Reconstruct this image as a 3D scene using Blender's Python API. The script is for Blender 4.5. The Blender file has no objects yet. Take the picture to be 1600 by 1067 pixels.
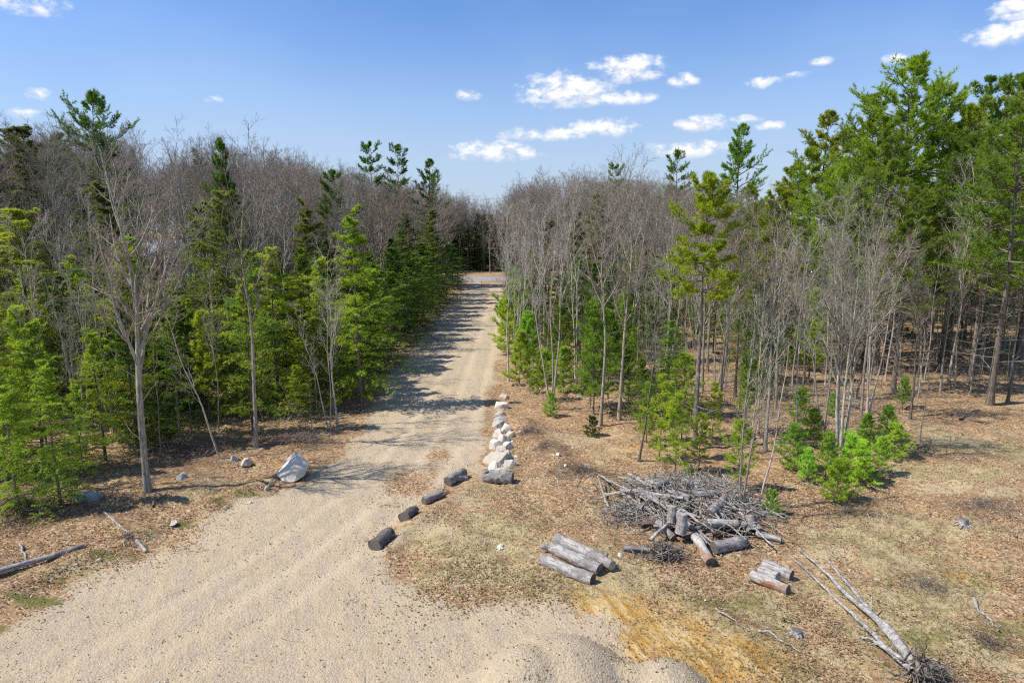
import bpy, math, random
import numpy as np
from mathutils import Vector

R = math.radians
rng = np.random.default_rng(7)
random.seed(7)
sc = bpy.context.scene
COL = sc.collection

# ------------------------------------------------------------------ camera
CAM_H, PITCH, FPX = 11.0, R(9.7), 1067.0
cam = bpy.data.cameras.new('camera')
cam.sensor_width = 36.0
cam.lens = FPX / 1600 * 36
cam.clip_start, cam.clip_end = 0.1, 6000
camo = bpy.data.objects.new('camera', cam)
COL.objects.link(camo)
camo.location = (0, 0, CAM_H)
camo.rotation_euler = (R(90) - PITCH, 0, 0)
sc.camera = camo

# ------------------------------------------------------------------ light
SUN_EL, SUN_AZ = R(52), R(-100)          # azimuth from +Y, clockwise positive: -100 = from -X and slightly behind the camera
sund = bpy.data.lights.new('sun', 'SUN')
sund.energy = 4.4
sund.angle = R(0.53)
sund.color = (1.0, 0.95, 0.87)
suno = bpy.data.objects.new('sun', sund)
COL.objects.link(suno)
to_sun = Vector((math.sin(SUN_AZ) * math.cos(SUN_EL), math.cos(SUN_AZ) * math.cos(SUN_EL), math.sin(SUN_EL)))
suno.rotation_euler = to_sun.to_track_quat('Z', 'Y').to_euler()
suno.location = (0, 0, 60)

sc.view_settings.view_transform = 'Standard'
sc.view_settings.look = 'None'
sc.view_settings.gamma = 1.0
sc.view_settings.exposure = 0.36
sc.view_settings.use_curve_mapping = False
sc.cycles.max_bounces = 4
sc.cycles.diffuse_bounces = 2
sc.cycles.transmission_bounces = 2
sc.cycles.transparent_max_bounces = 4
sc.cycles.use_denoising = False
sc.cycles.filter_width = 1.2
sc.cycles.use_adaptive_sampling = True
sc.cycles.adaptive_threshold = 0.02


class NT:
    """small helper to write node trees"""
    def __init__(self, tree):
        self.t = tree
        tree.nodes.clear()

    def n(self, kind, ins=None, **props):
        nd = self.t.nodes.new(kind)
        for k, v in props.items():
            setattr(nd, k, v)
        for k, v in (ins or {}).items():
            s = nd.inputs[k]
            if isinstance(v, bpy.types.NodeSocket):
                self.t.links.new(v, s)
            else:
                s.default_value = v
        return nd

    def math(self, op, a, b=0.0, c=0.0, clamp=False):
        nd = self.n('ShaderNodeMath', {0: a, 1: b, 2: c}, operation=op, use_clamp=clamp)
        return nd.outputs[0]

    def mix(self, f, a, b, blend='MIX'):
        nd = self.n('ShaderNodeMix', data_type='RGBA', blend_type=blend)
        for s, v in ((nd.inputs[0], f), (nd.inputs[6], a), (nd.inputs[7], b)):
            if isinstance(v, bpy.types.NodeSocket):
                self.t.links.new(v, s)
            elif isinstance(v, (int, float)):
                s.default_value = v
            else:
                s.default_value = tuple(v) + (1,) if len(v) == 3 else v
        return nd.outputs[2]

    def ramp(self, f, stops, interp='LINEAR'):
        nd = self.n('ShaderNodeValToRGB', {0: f})
        cr = nd.color_ramp
        cr.interpolation = interp
        while len(cr.elements) < len(stops):
            cr.elements.new(0.5)
        for e, (p, c) in zip(cr.elements, stops):
            e.position = p
            e.color = tuple(c) + (1,)
        return nd.outputs[0]

    def noise(self, vec, scale, detail=3.0, rough=0.55, out=0, dist=0.0):
        nd = self.n('ShaderNodeTexNoise', {'Vector': vec, 'Scale': scale, 'Detail': detail, 'Roughness': rough, 'Distortion': dist})
        return nd.outputs[out]

    def smooth(self, v, a, b, lo=0.0, hi=1.0):
        nd = self.n('ShaderNodeMapRange', {0: v, 1: a, 2: b, 3: lo, 4: hi}, interpolation_type='SMOOTHSTEP')
        return nd.outputs[0]


def dir_px(px, py):
    """world direction (azimuth, elevation) of a photo pixel"""
    x, y, z = (px - 800) / FPX, 1.0, -(py - 533.5) / FPX
    yy = y * math.cos(PITCH) + z * math.sin(PITCH)
    zz = -y * math.sin(PITCH) + z * math.cos(PITCH)
    l = math.sqrt(x * x + yy * yy + zz * zz)
    return math.atan2(x, yy), math.asin(zz / l)


# cumulus clouds: centre pixel, half width, half height, strength
CLOUDS = [(885, 146, 62, 25, 1.0), (955, 156, 55, 11, .8), (848, 158, 30, 9, .7), (985, 113, 46, 19, 1.0), (940, 106, 22, 7, .7), (1068, 130, 20, 10, .9),
          (730, 150, 15, 8, .7), (858, 212, 62, 10, .8), (940, 202, 45, 13, .9), (772, 240, 62, 15, .85), (1097, 195, 36, 11, .9),
          (1162, 188, 21, 7, .8), (1203, 198, 17, 6, .75), (1078, 236, 56, 12, .8), (1192, 131, 17, 8, .7), (1285, 97, 15, 6, .9), (1248, 117, 12, 5, .4),
          (1400, 94, 16, 6, .8), (1585, 56, 48, 14, 1.0), (1590, 12, 26, 10, .9), (1592, 26, 26, 6, .9), (1566, 46, 20, 8, .7), (1520, 67, 7, 4, .5),
          (60, 150, 13, 8, .6), (32, 178, 20, 6, .5), (327, 157, 14, 6, .4), (22, 8, 50, 11, .45)]


def make_world():
    w = bpy.data.worlds.new('World')
    sc.world = w
    w.use_nodes = True
    q = NT(w.node_tree)
    sky = q.n('ShaderNodeTexSky', sky_type='NISHITA')
    sky.sun_disc = False
    sky.sun_elevation = SUN_EL
    sky.sun_rotation = SUN_AZ
    sky.altitude = 100
    sky.air_density = 1.0
    sky.dust_density = 0.2
    sky.ozone_density = 6.0
    tc = q.n('ShaderNodeTexCoord').outputs['Generated']
    sx = q.n('ShaderNodeSeparateXYZ', {0: tc})
    az = q.math('ARCTAN2', sx.outputs[0], sx.outputs[1])
    el = q.math('ARCSINE', sx.outputs[2])
    # flattened coordinates so the puffs are a little wider than high
    cv = q.n('ShaderNodeCombineXYZ', {0: az, 1: q.math('MULTIPLY', el, 1.5), 2: 0.0}).outputs[0]
    cv2 = q.n('ShaderNodeVectorMath', {0: cv, 1: (-0.010, 0.022, 0.0)}, operation='ADD').outputs[0]
    n1 = q.noise(cv, 38.0, 8.0, 0.62)
    n2 = q.noise(cv2, 38.0, 8.0, 0.62)
    env = None
    for px, py, rw, rh, s in CLOUDS:
        a, e = dir_px(px, py)
        da = q.math('MULTIPLY', q.math('SUBTRACT', az, a), FPX / rw / 1.2)
        de = q.math('MULTIPLY', q.math('SUBTRACT', el, e), FPX / rh / 1.25)
        # flat bottoms: fall off quicker below the centre
        de = q.math('MULTIPLY', de, q.math('ADD', q.math('MULTIPLY', q.math('LESS_THAN', de, 0.0), 0.35), 1.0))
        r2 = q.math('ADD', q.math('MULTIPLY', da, da), q.math('MULTIPLY', de, de))
        m = q.math('MULTIPLY', q.math('SUBTRACT', 1.0, r2), s)
        if env is None:
            env, dw = m, de
        else:
            win = q.math('GREATER_THAN', m, env)
            dw = q.math('ADD', q.math('MULTIPLY', dw, q.math('SUBTRACT', 1.0, win)), q.math('MULTIPLY', de, win))
            env = q.math('MAXIMUM', env, m)
    env = q.math('MAXIMUM', env, -1.0)
    den = q.math('ADD', q.math('MULTIPLY', env, 0.8), q.math('MULTIPLY', q.math('SUBTRACT', n1, 0.50), 2.9))
    cover = q.smooth(den, -0.12, 0.95)
    # thin veil that pales the sky
    veil = q.smooth(q.noise(cv, 2.2, 4.0, 0.5), 0.42, 0.8, 0.0, 0.10)
    shade = q.math('ADD', q.math('MULTIPLY', q.math('SUBTRACT', n1, n2), 4.5), 0.66, clamp=True)
    lift = q.smooth(dw, -1.1, 0.45, 0.0, 1.0)
    shade = q.math('MULTIPLY', q.math('ADD', shade, 0.25, clamp=True), q.math('MULTIPLY_ADD', lift, 0.75, 0.25))
    ccol = q.mix(shade, (4.3, 4.8, 5.7), (7.5, 7.4, 7.4))  # cloud shading painted in: grey undersides, white sunlit tops
    tinted = q.mix(1.0, sky.outputs[0], (.80, .93, 1.10), 'MULTIPLY')
    c = q.mix(veil, tinted, (7.0, 8.2, 9.6))
    c = q.mix(q.smooth(el, 0.0, 0.30, 0.85, 0.0), c, (3.55, 4.2, 5.25))
    c = q.mix(cover, c, ccol)
    bg = q.n('ShaderNodeBackground', {0: c, 1: 0.118})
    out = q.n('ShaderNodeOutputWorld', {0: bg.outputs[0]})


make_world()

# ------------------------------------------------------------------ photo pixel -> place
def W(px, py, z=0.0):
    x, y, zc = (px - 800) / FPX, 1.0, -(py - 533.5) / FPX
    yy = y * math.cos(PITCH) + zc * math.sin(PITCH)
    zz = -y * math.sin(PITCH) + zc * math.cos(PITCH)
    t = (z - CAM_H) / zz
    return np.array([x * t, yy * t, z])


def to_px(X, Y, Z):
    d = Y * math.cos(PITCH) - (Z - CAM_H) * math.sin(PITCH)
    v = Y * math.sin(PITCH) + (Z - CAM_H) * math.cos(PITCH)
    d = np.maximum(d, 0.5)
    return 800 + FPX * X / d, 533.5 - FPX * v / d


def top_height(Y, py):
    """height of a thing standing at distance Y whose top shows at row py"""
    e = math.atan(-(py - 533.5) / FPX) - PITCH
    return CAM_H + Y * math.tan(e)


_tab = np.random.default_rng(3).random((256, 256))
def vnoise(x, y):
    xi, yi = np.floor(x).astype(int), np.floor(y).astype(int)
    fx, fy = x - xi, y - yi
    fx, fy = fx * fx * (3 - 2 * fx), fy * fy * (3 - 2 * fy)
    a, b = _tab[xi & 255, yi & 255], _tab[(xi + 1) & 255, yi & 255]
    c, d = _tab[xi & 255, (yi + 1) & 255], _tab[(xi + 1) & 255, (yi + 1) & 255]
    return (a * (1 - fx) + b * fx) * (1 - fy) + (c * (1 - fx) + d * fx) * fy
def fbm(x, y, o=4):
    s, a, t = 0, 0.5, 0
    for i in range(o):
        s = s + a * vnoise(x * 2 ** i + 17 * i, y * 2 ** i + 31 * i); t += a; a *= 0.5
    return s / t - 0.5


GRAVEL_PX = [(-420, 1260), (-200, 1120), (-60, 1040), (0, 1003), (90, 930), (180, 885), (255, 856), (330, 806), (400, 776), (470, 754), (520, 722), (556, 692), (580, 650),
             (600, 605), (640, 550), (684, 496), (718, 456), (736, 437), (783, 437), (785, 470), (786, 500), (783, 550), (777, 600), (770, 650), (762, 700),
             (752, 738), (715, 752), (685, 776), (650, 800), (612, 842), (598, 868), (606, 900), (645, 936), (720, 956), (800, 957), (870, 955), (930, 966), (975, 995), (1005, 1035), (1100, 1064), (1300, 1200), (1400, 1500), (-900, 1500)]
_gp = np.array([W(*p)[:2] for p in GRAVEL_PX])
def sdist(x, y, P):
    """signed distance to a polygon, positive inside"""
    best = np.full(x.shape, 1e9); inside = np.zeros(x.shape, bool)
    for i in range(len(P)):
        a, b = P[i], P[(i + 1) % len(P)]
        d = b - a
        t = np.clip(((x - a[0]) * d[0] + (y - a[1]) * d[1]) / (d @ d), 0, 1)
        best = np.minimum(best, np.hypot(x - a[0] - t * d[0], y - a[1] - t * d[1]))
        if abs(d[1]) > 1e-9:
            c = ((a[1] > y) != (b[1] > y)) & (x < a[0] + d[0] * (y - a[1]) / d[1])
            inside ^= c
    return np.where(inside, best, -best)


def polydist(x, y, pts):
    best = np.full(x.shape, 1e9)
    for a, b in zip(pts[:-1], pts[1:]):
        d = b - a
        t = np.clip(((x - a[0]) * d[0] + (y - a[1]) * d[1]) / (d @ d), 0, 1)
        best = np.minimum(best, np.hypot(x - a[0] - t * d[0], y - a[1] - t * d[1]))
    return best


_lip = np.array([W(*p)[:2] for p in [(-80, 990), (60, 905), (180, 850), (300, 800), (400, 760), (490, 728)]])
_ridge = np.array([W(*p)[:2] for p in [(606, 868), (640, 825), (690, 795), (740, 768)]])
_bank = np.array([W(*p)[:2] for p in [(815, 660), (835, 690), (880, 740), (930, 750)]])
_mounds = [(W(872, 1072)[:2], 2.0, 1.0), (W(770, 1105)[:2], 1.4, 0.5), (W(1040, 1080)[:2], 1.1, 0.6), (W(1200, 1150)[:2], 1.5, .4)]
def hgt(x, y):
    x = np.asarray(x, float); y = np.asarray(y, float)
    s = np.clip(sdist(x, y, _gp), -6, 6)
    off = 1 / (1 + np.exp(2.2 * s))               # 1 off the gravel
    z = 0.5 * fbm(x * .09, y * .09, 3) * off + 0.30 * fbm(x * .45, y * .45, 3) * off + 0.10 * fbm(x * .3, y * .3, 3)
    z += 0.20 * fbm(x * 1.5, y * 1.5, 3) * off
    z += 0.22 * np.exp(-(polydist(x, y, _lip) / .45) ** 2)
    z += 0.22 * np.exp(-(polydist(x, y, _ridge) / .4) ** 2)
    z += 0.35 * np.exp(-(polydist(x, y, _bank) / .8) ** 2)
    for c, r, h in _mounds:
        d = np.hypot(x - c[0], y - c[1]) / r
        z += h * np.clip(1 - d * d, 0, 1) ** .9
    far = np.clip((y - 120) / 15, 0, 1)
    return z * (1 - far)
def H(x, y):
    return float(hgt(np.array([x]), np.array([y]))[0])
def G(px, py, z=0.0):
    p = W(px, py, z)
    for _ in range(3):
        p = W(px, py, z + H(p[0], p[1]))
    return p


# ------------------------------------------------------------------ mesh helpers
class MB:
    def __init__(self):
        self.v, self.f, self.n = [], [], 0
    def add(self, v, f, m=0):
        v = np.asarray(v, float).reshape(-1, 3); f = np.asarray(f, int)
        self.v.append(v); self.f.append((f + self.n, m)); self.n += len(v)
        return self
    def mesh(self, name, mats, smooth=True):
        me = bpy.data.meshes.new(name)
        v = np.concatenate(self.v)
        me.vertices.add(len(v)); me.vertices.foreach_set('co', v.astype(np.float32).ravel())
        loops = np.concatenate([f.ravel() for f, m in self.f])
        tot = np.concatenate([np.full(len(f), f.shape[1]) for f, m in self.f])
        mi = np.concatenate([np.full(len(f), m) for f, m in self.f])
        me.loops.add(len(loops)); me.loops.foreach_set('vertex_index', loops.astype(np.int32))
        me.polygons.add(len(tot))
        st = np.concatenate([[0], np.cumsum(tot)[:-1]])
        me.polygons.foreach_set('loop_start', st.astype(np.int32))
        me.polygons.foreach_set('material_index', mi.astype(np.int32))
        me.polygons.foreach_set('use_smooth', np.full(len(tot), smooth))
        for m in mats:
            me.materials.append(m)
        me.update(calc_edges=True)
        return me


def unit(v):
    return v / np.maximum(np.linalg.norm(v, axis=-1, keepdims=True), 1e-9)


def frames(P):
    T = unit(np.gradient(P, axis=1))
    ref = np.where(np.abs(T[..., 2:3]) < .9, np.array([0, 0, 1.0]), np.array([1.0, 0, 0]))
    U = unit(np.cross(T, ref)); V = np.cross(T, U)
    return T, U, V


def tubes(mb, P, Rr, k, m=0, cap=False, capm=0, rough=0.0):
    """batch of tapered tubes: P (B,S,3), Rr (B,S)"""
    B, S, _ = P.shape
    T, U, V = frames(P)
    if B == 1:      # keep one frame along a single tube, no twist
        U = unit(U[:, :1] - (U[:, :1] * T).sum(-1, keepdims=True) * T); V = np.cross(T, U)
    a = np.arange(k) / k * 2 * np.pi
    rr = Rr[:, :, None, None]
    if rough:
        rr = rr * (1 + rough * rng.normal(size=(B, S, k, 1)))
    ring = P[:, :, None, :] + rr * (np.cos(a)[:, None] * U[:, :, None, :] + np.sin(a)[:, None] * V[:, :, None, :])
    idx = np.arange(B * S * k).reshape(B, S, k)
    q = np.stack([idx[:, :-1], np.roll(idx, -1, 2)[:, :-1], np.roll(idx, -1, 2)[:, 1:], idx[:, 1:]], -1).reshape(-1, 4)
    mb.add(ring, q[:, ::-1], m)
    return ring


def interp(P, t):
    """point, tangent on polylines P (B,S,3) at t (B,)"""
    S = P.shape[1]
    f = t * (S - 1); i = np.minimum(f.astype(int), S - 2); w = (f - i)[:, None]
    b = np.arange(len(P))
    return P[b, i] * (1 - w) + P[b, i + 1] * w, unit(P[b, i + 1] - P[b, i]), i, w


def grow(P, Rr, n, t0, t1, ang, asd, L, S, up=0.0, jit=0.06, rf=0.55, tip=0.35, taper=.5, flat=0.0, r=rng, minr=.002, evenaz=True):
    """n child branches on each parent; returns child polylines, radii, position t"""
    B = len(P)
    pi = np.repeat(np.arange(B), n)
    t = (np.tile((np.arange(n) + .5) / n, B) + r.uniform(-.5, .5, B * n) / n) * (t1 - t0) + t0
    p, T, i, w = interp(P[pi], t)
    pr = Rr[pi, i] * (1 - w[:, 0]) + Rr[pi, i + 1] * w[:, 0]
    ref = np.where(np.abs(T[:, 2:3]) < .9, np.array([0, 0, 1.0]), np.array([1.0, 0, 0]))
    U = unit(np.cross(T, ref)); V = np.cross(T, U)
    az = (np.tile(np.arange(n) * 2.4, B) + np.repeat(r.uniform(0, 6.28, B), n) + r.normal(0, .4, B * n)) if evenaz else r.uniform(0, 6.28, B * n)
    if flat:       # spread mostly in the horizontal plane, alternating sides
        az = np.where(np.tile(np.arange(n) % 2, B) == 0, 0, np.pi) + r.normal(0, flat, B * n)
    th = np.clip(r.normal(ang, asd, B * n), .1, 2.2)[:, None]
    d = np.cos(th) * T + np.sin(th) * (np.cos(az)[:, None] * U + np.sin(az)[:, None] * V)
    Lc = (L[pi] if hasattr(L, '__len__') else L) * (1 - taper * (t - t0) / max(t1 - t0, 1e-6)) * r.uniform(.6, 1.25, B * n)
    C = np.zeros((B * n, S, 3)); C[:, 0] = p
    st = (Lc / (S - 1))[:, None]
    for s in range(1, S):
        d = unit(d + np.array([0, 0, 1.0]) * up + r.normal(0, jit, (B * n, 3)))
        C[:, s] = C[:, s - 1] + st * d
    r0 = np.maximum(np.minimum(pr * rf, pr * .9), minr)
    Rc = r0[:, None] * np.linspace(1, tip, S)[None]
    return C, np.maximum(Rc, minr * .7), Lc


def blades(mb, p, d, n, L, wd, spread, r, m=0, upb=0.0, flat=None):
    """n needle blades (triangles) at each point p along direction d"""
    B = len(p)
    pp = np.repeat(p, n, 0); dd = np.repeat(d, n, 0)
    e = r.normal(0, spread, (B * n, 3))
    if flat is not None:
        e[:, 2] *= flat
    v = unit(dd + e + np.array([0, 0, upb]))
    side = unit(np.cross(v, unit(r.normal(size=(B * n, 3)) * (1 if flat is None else np.array([.35, .35, 1])))))
    ln = (L * r.uniform(.65, 1.3, B * n))[:, None]
    a = pp + side * wd * .5 - v * ln * .1; b = pp - side * wd * .5 - v * ln * .1; c = pp + v * ln
    vv = np.stack([a, b, c], 1).reshape(-1, 3)
    mb.add(vv, np.arange(len(vv)).reshape(-1, 3), m)


# ------------------------------------------------------------------ materials
def new_mat(name):
    m = bpy.data.materials.new(name); m.use_nodes = True
    return m, NT(m.node_tree)


def finish(q, col, rough=.85, bump=None, bstr=.4, bdist=.02, spec=.25):
    b = q.n('ShaderNodeBsdfPrincipled', {'Base Color': col, 'Roughness': rough, 'Specular IOR Level': spec})
    if bump is not None:
        bn = q.n('ShaderNodeBump', {'Height': bump, 'Strength': bstr, 'Distance': bdist})
        q.t.links.new(bn.outputs[0], b.inputs['Normal'])
    q.n('ShaderNodeOutputMaterial', {0: b.outputs[0]})
    return b


def bark_mat(name, dark, mid, light, patch=0.0, scale=6.0, stretch=.18):
    m, q = new_mat(name)
    tc = q.n('ShaderNodeTexCoord').outputs['Object']
    rnd = q.n('ShaderNodeObjectInfo').outputs['Random']
    vm = q.n('ShaderNodeVectorMath', {0: tc, 1: (1, 1, stretch)}, operation='MULTIPLY').outputs[0]
    n = q.noise(vm, scale * 3, 4.0, .65)
    c = q.ramp(n, [(.32, dark), (.52, mid), (.72, light)])
    big = q.noise(tc, 1.7, 3.0, .6)
    c = q.mix(q.smooth(big, .5, .68, 0, patch), c, (.42, .43, .40))
    c = q.mix(1.0, c, q.ramp(rnd, [(0, (.62, .58, .54)), (.25, (1.05, 1.02, .92)), (.45, (.78, .80, .72)), (.6, (1.3, 1.28, 1.2)), (.8, (.95, .84, .78)), (1, (1.15, 1.14, 1.12))]), 'MULTIPLY')
    finish(q, c, .9, n, .6, .03)
    return m


M = {}
M['bark_grey'] = bark_mat('bark_grey', (0.134, 0.12, 0.102), (0.329, 0.297, 0.252), (0.568, 0.522, 0.45), .55)
M['bark_pale'] = bark_mat('bark_pale', (0.178, 0.161, 0.141), (0.474, 0.437, 0.378), (0.734, 0.69, 0.605), .3)
M['bark_dark'] = bark_mat('bark_dark', (0.07, 0.057, 0.046), (0.167, 0.142, 0.117), (0.334, 0.29, 0.241), .25)
M['twig_grey'] = bark_mat('twig_grey', (0.19, 0.174, 0.146), (0.336, 0.308, 0.263), (0.515, 0.482, 0.42), 0, 1.0)
M['twig_red'] = bark_mat('twig_red', (0.172, 0.132, 0.106), (0.299, 0.236, 0.19), (0.443, 0.362, 0.305), 0, 1.0)
M['twig_pale'] = bark_mat('twig_pale', (0.264, 0.236, 0.197), (0.445, 0.398, 0.336), (0.626, 0.574, 0.495), 0, 1.0)
M['dead_grey'] = bark_mat('dead_grey', (.15, .135, .125), (.36, .34, .32), (.58, .56, .53), 0, 3.0, 1.0)
M['root_dark'] = bark_mat('root_dark', (.05, .043, .038), (.12, .105, .095), (.28, .255, .235), 0, 3.0, 1.0)
M['dead_brown'] = bark_mat('dead_brown', (.08, .056, .042), (.19, .14, .11), (.33, .265, .22), 0, 3.0, 1.0)


def foliage_mat(name, tint=(1, 1, 1), trans=.5):
    m, q = new_mat(name)
    oi = q.n('ShaderNodeObjectInfo')
    geo = q.n('ShaderNodeNewGeometry')
    tc = q.n('ShaderNodeTexCoord').outputs['Object']
    n = q.noise(tc, 1.1, 3.0, .6)
    c = q.mix(1.0, oi.outputs['Color'], q.ramp(n, [(.3, (.55, .68, .62)), (.5, (1, 1, 1)), (.7, (1.18, 1.2, .85))]), 'MULTIPLY')
    isl = geo.outputs['Random Per Island']
    c = q.mix(1.0, c, q.ramp(isl, [(0, (.62, .66, .6)), (.6, (1.05, 1.02, 1.0)), (1, (1.45, 1.35, 1.1))]), 'MULTIPLY')
    b = q.n('ShaderNodeBsdfPrincipled', {'Base Color': c, 'Roughness': .55, 'Specular IOR Level': .3})
    t = q.n('ShaderNodeBsdfTranslucent', {0: q.mix(1.0, c, (1.25, 1.25, .6), 'MULTIPLY')})
    mx = q.n('ShaderNodeMixShader', {0: trans, 1: b.outputs[0], 2: t.outputs[0]})
    q.n('ShaderNodeOutputMaterial', {0: mx.outputs[0]})
    return m


M['needles'] = foliage_mat('needles')


def island_mat(name, stops, rough=.85, trans=0.0):
    m, q = new_mat(name)
    isl = q.n('ShaderNodeNewGeometry').outputs['Random Per Island']
    c = q.ramp(isl, stops)
    b = q.n('ShaderNodeBsdfPrincipled', {'Base Color': c, 'Roughness': rough, 'Specular IOR Level': .2})
    o = b.outputs[0]
    if trans:
        t = q.n('ShaderNodeBsdfTranslucent', {0: c})
        o = q.n('ShaderNodeMixShader', {0: trans, 1: o, 2: t.outputs[0]}).outputs[0]
    q.n('ShaderNodeOutputMaterial', {0: o})
    return m


M['leaf'] = island_mat('dead_leaf', [(0, (.10, .055, .028)), (.35, (.265, .145, .068)), (.7, (.40, .25, .13)), (.93, (.52, .385, .235)), (1, (.66, .54, .38))], .7, .15)
M['straw'] = island_mat('straw', [(0, (.19, .14, .06)), (.5, (.42, .33, .17)), (.85, (.56, .47, .28)), (1, (.2, .22, .06))], .8, .2)
M['weed'] = island_mat('weed', [(0, (.15, .19, .03)), (.6, (.28, .32, .06)), (1, (.40, .42, .11))], .7, .25)
M['needles_far'] = island_mat('needles_far', [(0, (.035, .06, .016)), (.6, (.07, .115, .028)), (1, (.12, .16, .04))], .6, .35)
M['pebble'] = island_mat('pebble', [(0, (.34, .28, .21)), (.4, (.48, .40, .31)), (.8, (.60, .53, .43)), (1, (.75, .70, .62))], .85)


def rock_mat(name, base, stain, dark):
    m, q = new_mat(name)
    tc = q.n('ShaderNodeTexCoord').outputs['Object']
    n1 = q.noise(tc, 2.6, 5.0, .6); n2 = q.noise(tc, 14.0, 4.0, .65); n3 = q.noise(tc, 1.3, 3.0, .5, dist=.6)
    c = q.ramp(n2, [(.3, tuple(x * .72 for x in base)), (.55, base), (.75, tuple(min(1, x * 1.12) for x in base))])
    c = q.mix(q.smooth(n3, .48, .66, 0, .75), c, stain)
    c = q.mix(q.smooth(n1, .60, .74, 0, .5), c, dark)
    finish(q, c, .95, n2, .6, .03, .1)
    return m


M['rock_cream'] = rock_mat('rock_cream', (.55, .49, .39), (.45, .32, .18), (.25, .22, .19))
M['rock_white'] = rock_mat('rock_white', (.66, .61, .53), (.54, .43, .30), (.34, .31, .27))
M['rock_bright'] = rock_mat('rock_bright', (.72, .65, .53), (.64, .51, .34), (.58, .52, .43))
M['rock_grey'] = rock_mat('rock_grey', (.44, .42, .385), (.48, .41, .31), (.22, .21, .195))
M['rock_lichen'] = rock_mat('rock_lichen', (.40, .42, .40), (.24, .25, .22), (.10, .11, .10))


def log_mat(name, dark, mid, light, rust=0.0):
    m, q = new_mat(name)
    tc = q.n('ShaderNodeTexCoord').outputs['Object']
    vm = q.n('ShaderNodeVectorMath', {0: tc, 1: (.22, 1, 1)}, operation='MULTIPLY').outputs[0]
    n = q.noise(vm, 13.0, 5.0, .68)
    c = q.ramp(n, [(.28, dark), (.45, mid), (.68, light)])
    big = q.noise(tc, 2.4, 4.0, .6, dist=.5)
    c = q.mix(q.smooth(big, .52, .60, 0, .8), c, tuple(.5 * (a_ + b_) for a_, b_ in zip(dark, mid)))
    crack = q.noise(q.n('ShaderNodeVectorMath', {0: tc, 1: (.12, 1.6, 1.6)}, operation='MULTIPLY').outputs[0], 17.0, 3.0, .6)
    c = q.mix(q.smooth(crack, .57, .64, 0, .8), c, dark)
    n4 = q.noise(tc, 1.6, 3.0, .5)
    c = q.mix(q.smooth(n4, .5, .6, 0, rust), c, (.33, .15, .07))
    finish(q, c, .9, n, .8, .04)
    return m


M['log_pale'] = log_mat('log_pale', (.10, .083, .072), (.34, .31, .28), (.58, .55, .515))
M['log_grey'] = log_mat('log_grey', (.07, .06, .055), (.25, .23, .215), (.45, .425, .405))
M['log_dark'] = log_mat('log_dark', (.04, .033, .03), (.125, .105, .095), (.27, .24, .225))
M['log_rust'] = log_mat('log_rust', (.13, .105, .09), (.40, .36, .32), (.60, .56, .52), .85)


def cut_mat(name, a, b):
    m, q = new_mat(name)
    tc = q.n('ShaderNodeTexCoord').outputs['Object']
    vm = q.n('ShaderNodeVectorMath', {0: tc, 1: (0, 1, 1)}, operation='MULTIPLY').outputs[0]
    ln = q.n('ShaderNodeVectorMath', {0: vm}, operation='LENGTH').outputs['Value']
    ring = q.math('SINE', q.math('ADD', q.math('MULTIPLY', ln, 190.0), q.math('MULTIPLY', q.noise(tc, 9.0, 3.0), 6.0)))
    c = q.mix(q.math('MULTIPLY_ADD', ring, .3, .4), a, b)
    c = q.mix(q.smooth(q.noise(tc, 7.0, 4.0), .45, .7, 0, .7), c, tuple(x * .45 for x in a))
    finish(q, c, .9)
    return m


M['cut'] = cut_mat('cut_wood', (.10, .088, .078), (.25, .22, .19))
M['cut_pale'] = cut_mat('cut_wood_pale', (.34, .30, .25), (.55, .50, .43))


def plain(name, col, rough=.8, var=.25, sc_=8.0):
    m, q = new_mat(name)
    tc = q.n('ShaderNodeTexCoord').outputs['Object']
    n = q.noise(tc, sc_, 4.0, .6)
    c = q.ramp(n, [(.3, tuple(x * (1 - var) for x in col)), (.7, tuple(min(1, x * (1 + var)) for x in col))])
    finish(q, c, rough, n, .2, .01)
    return m


M['asphalt'] = plain('asphalt', (.30, .30, .31), .9, .12, 3.0)
M['siding'] = plain('siding', (.34, .36, .39), .7, .08, 2.0)
M['roofing'] = plain('roofing', (.40, .42, .46), .9, .15, 5.0)
M['trim'] = plain('trim', (.75, .75, .74), .6, .05)
M['glass'] = plain('glass', (.05, .06, .08), .08, .1)
M['steel'] = plain('steel', (.16, .15, .14), .5, .2)


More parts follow.
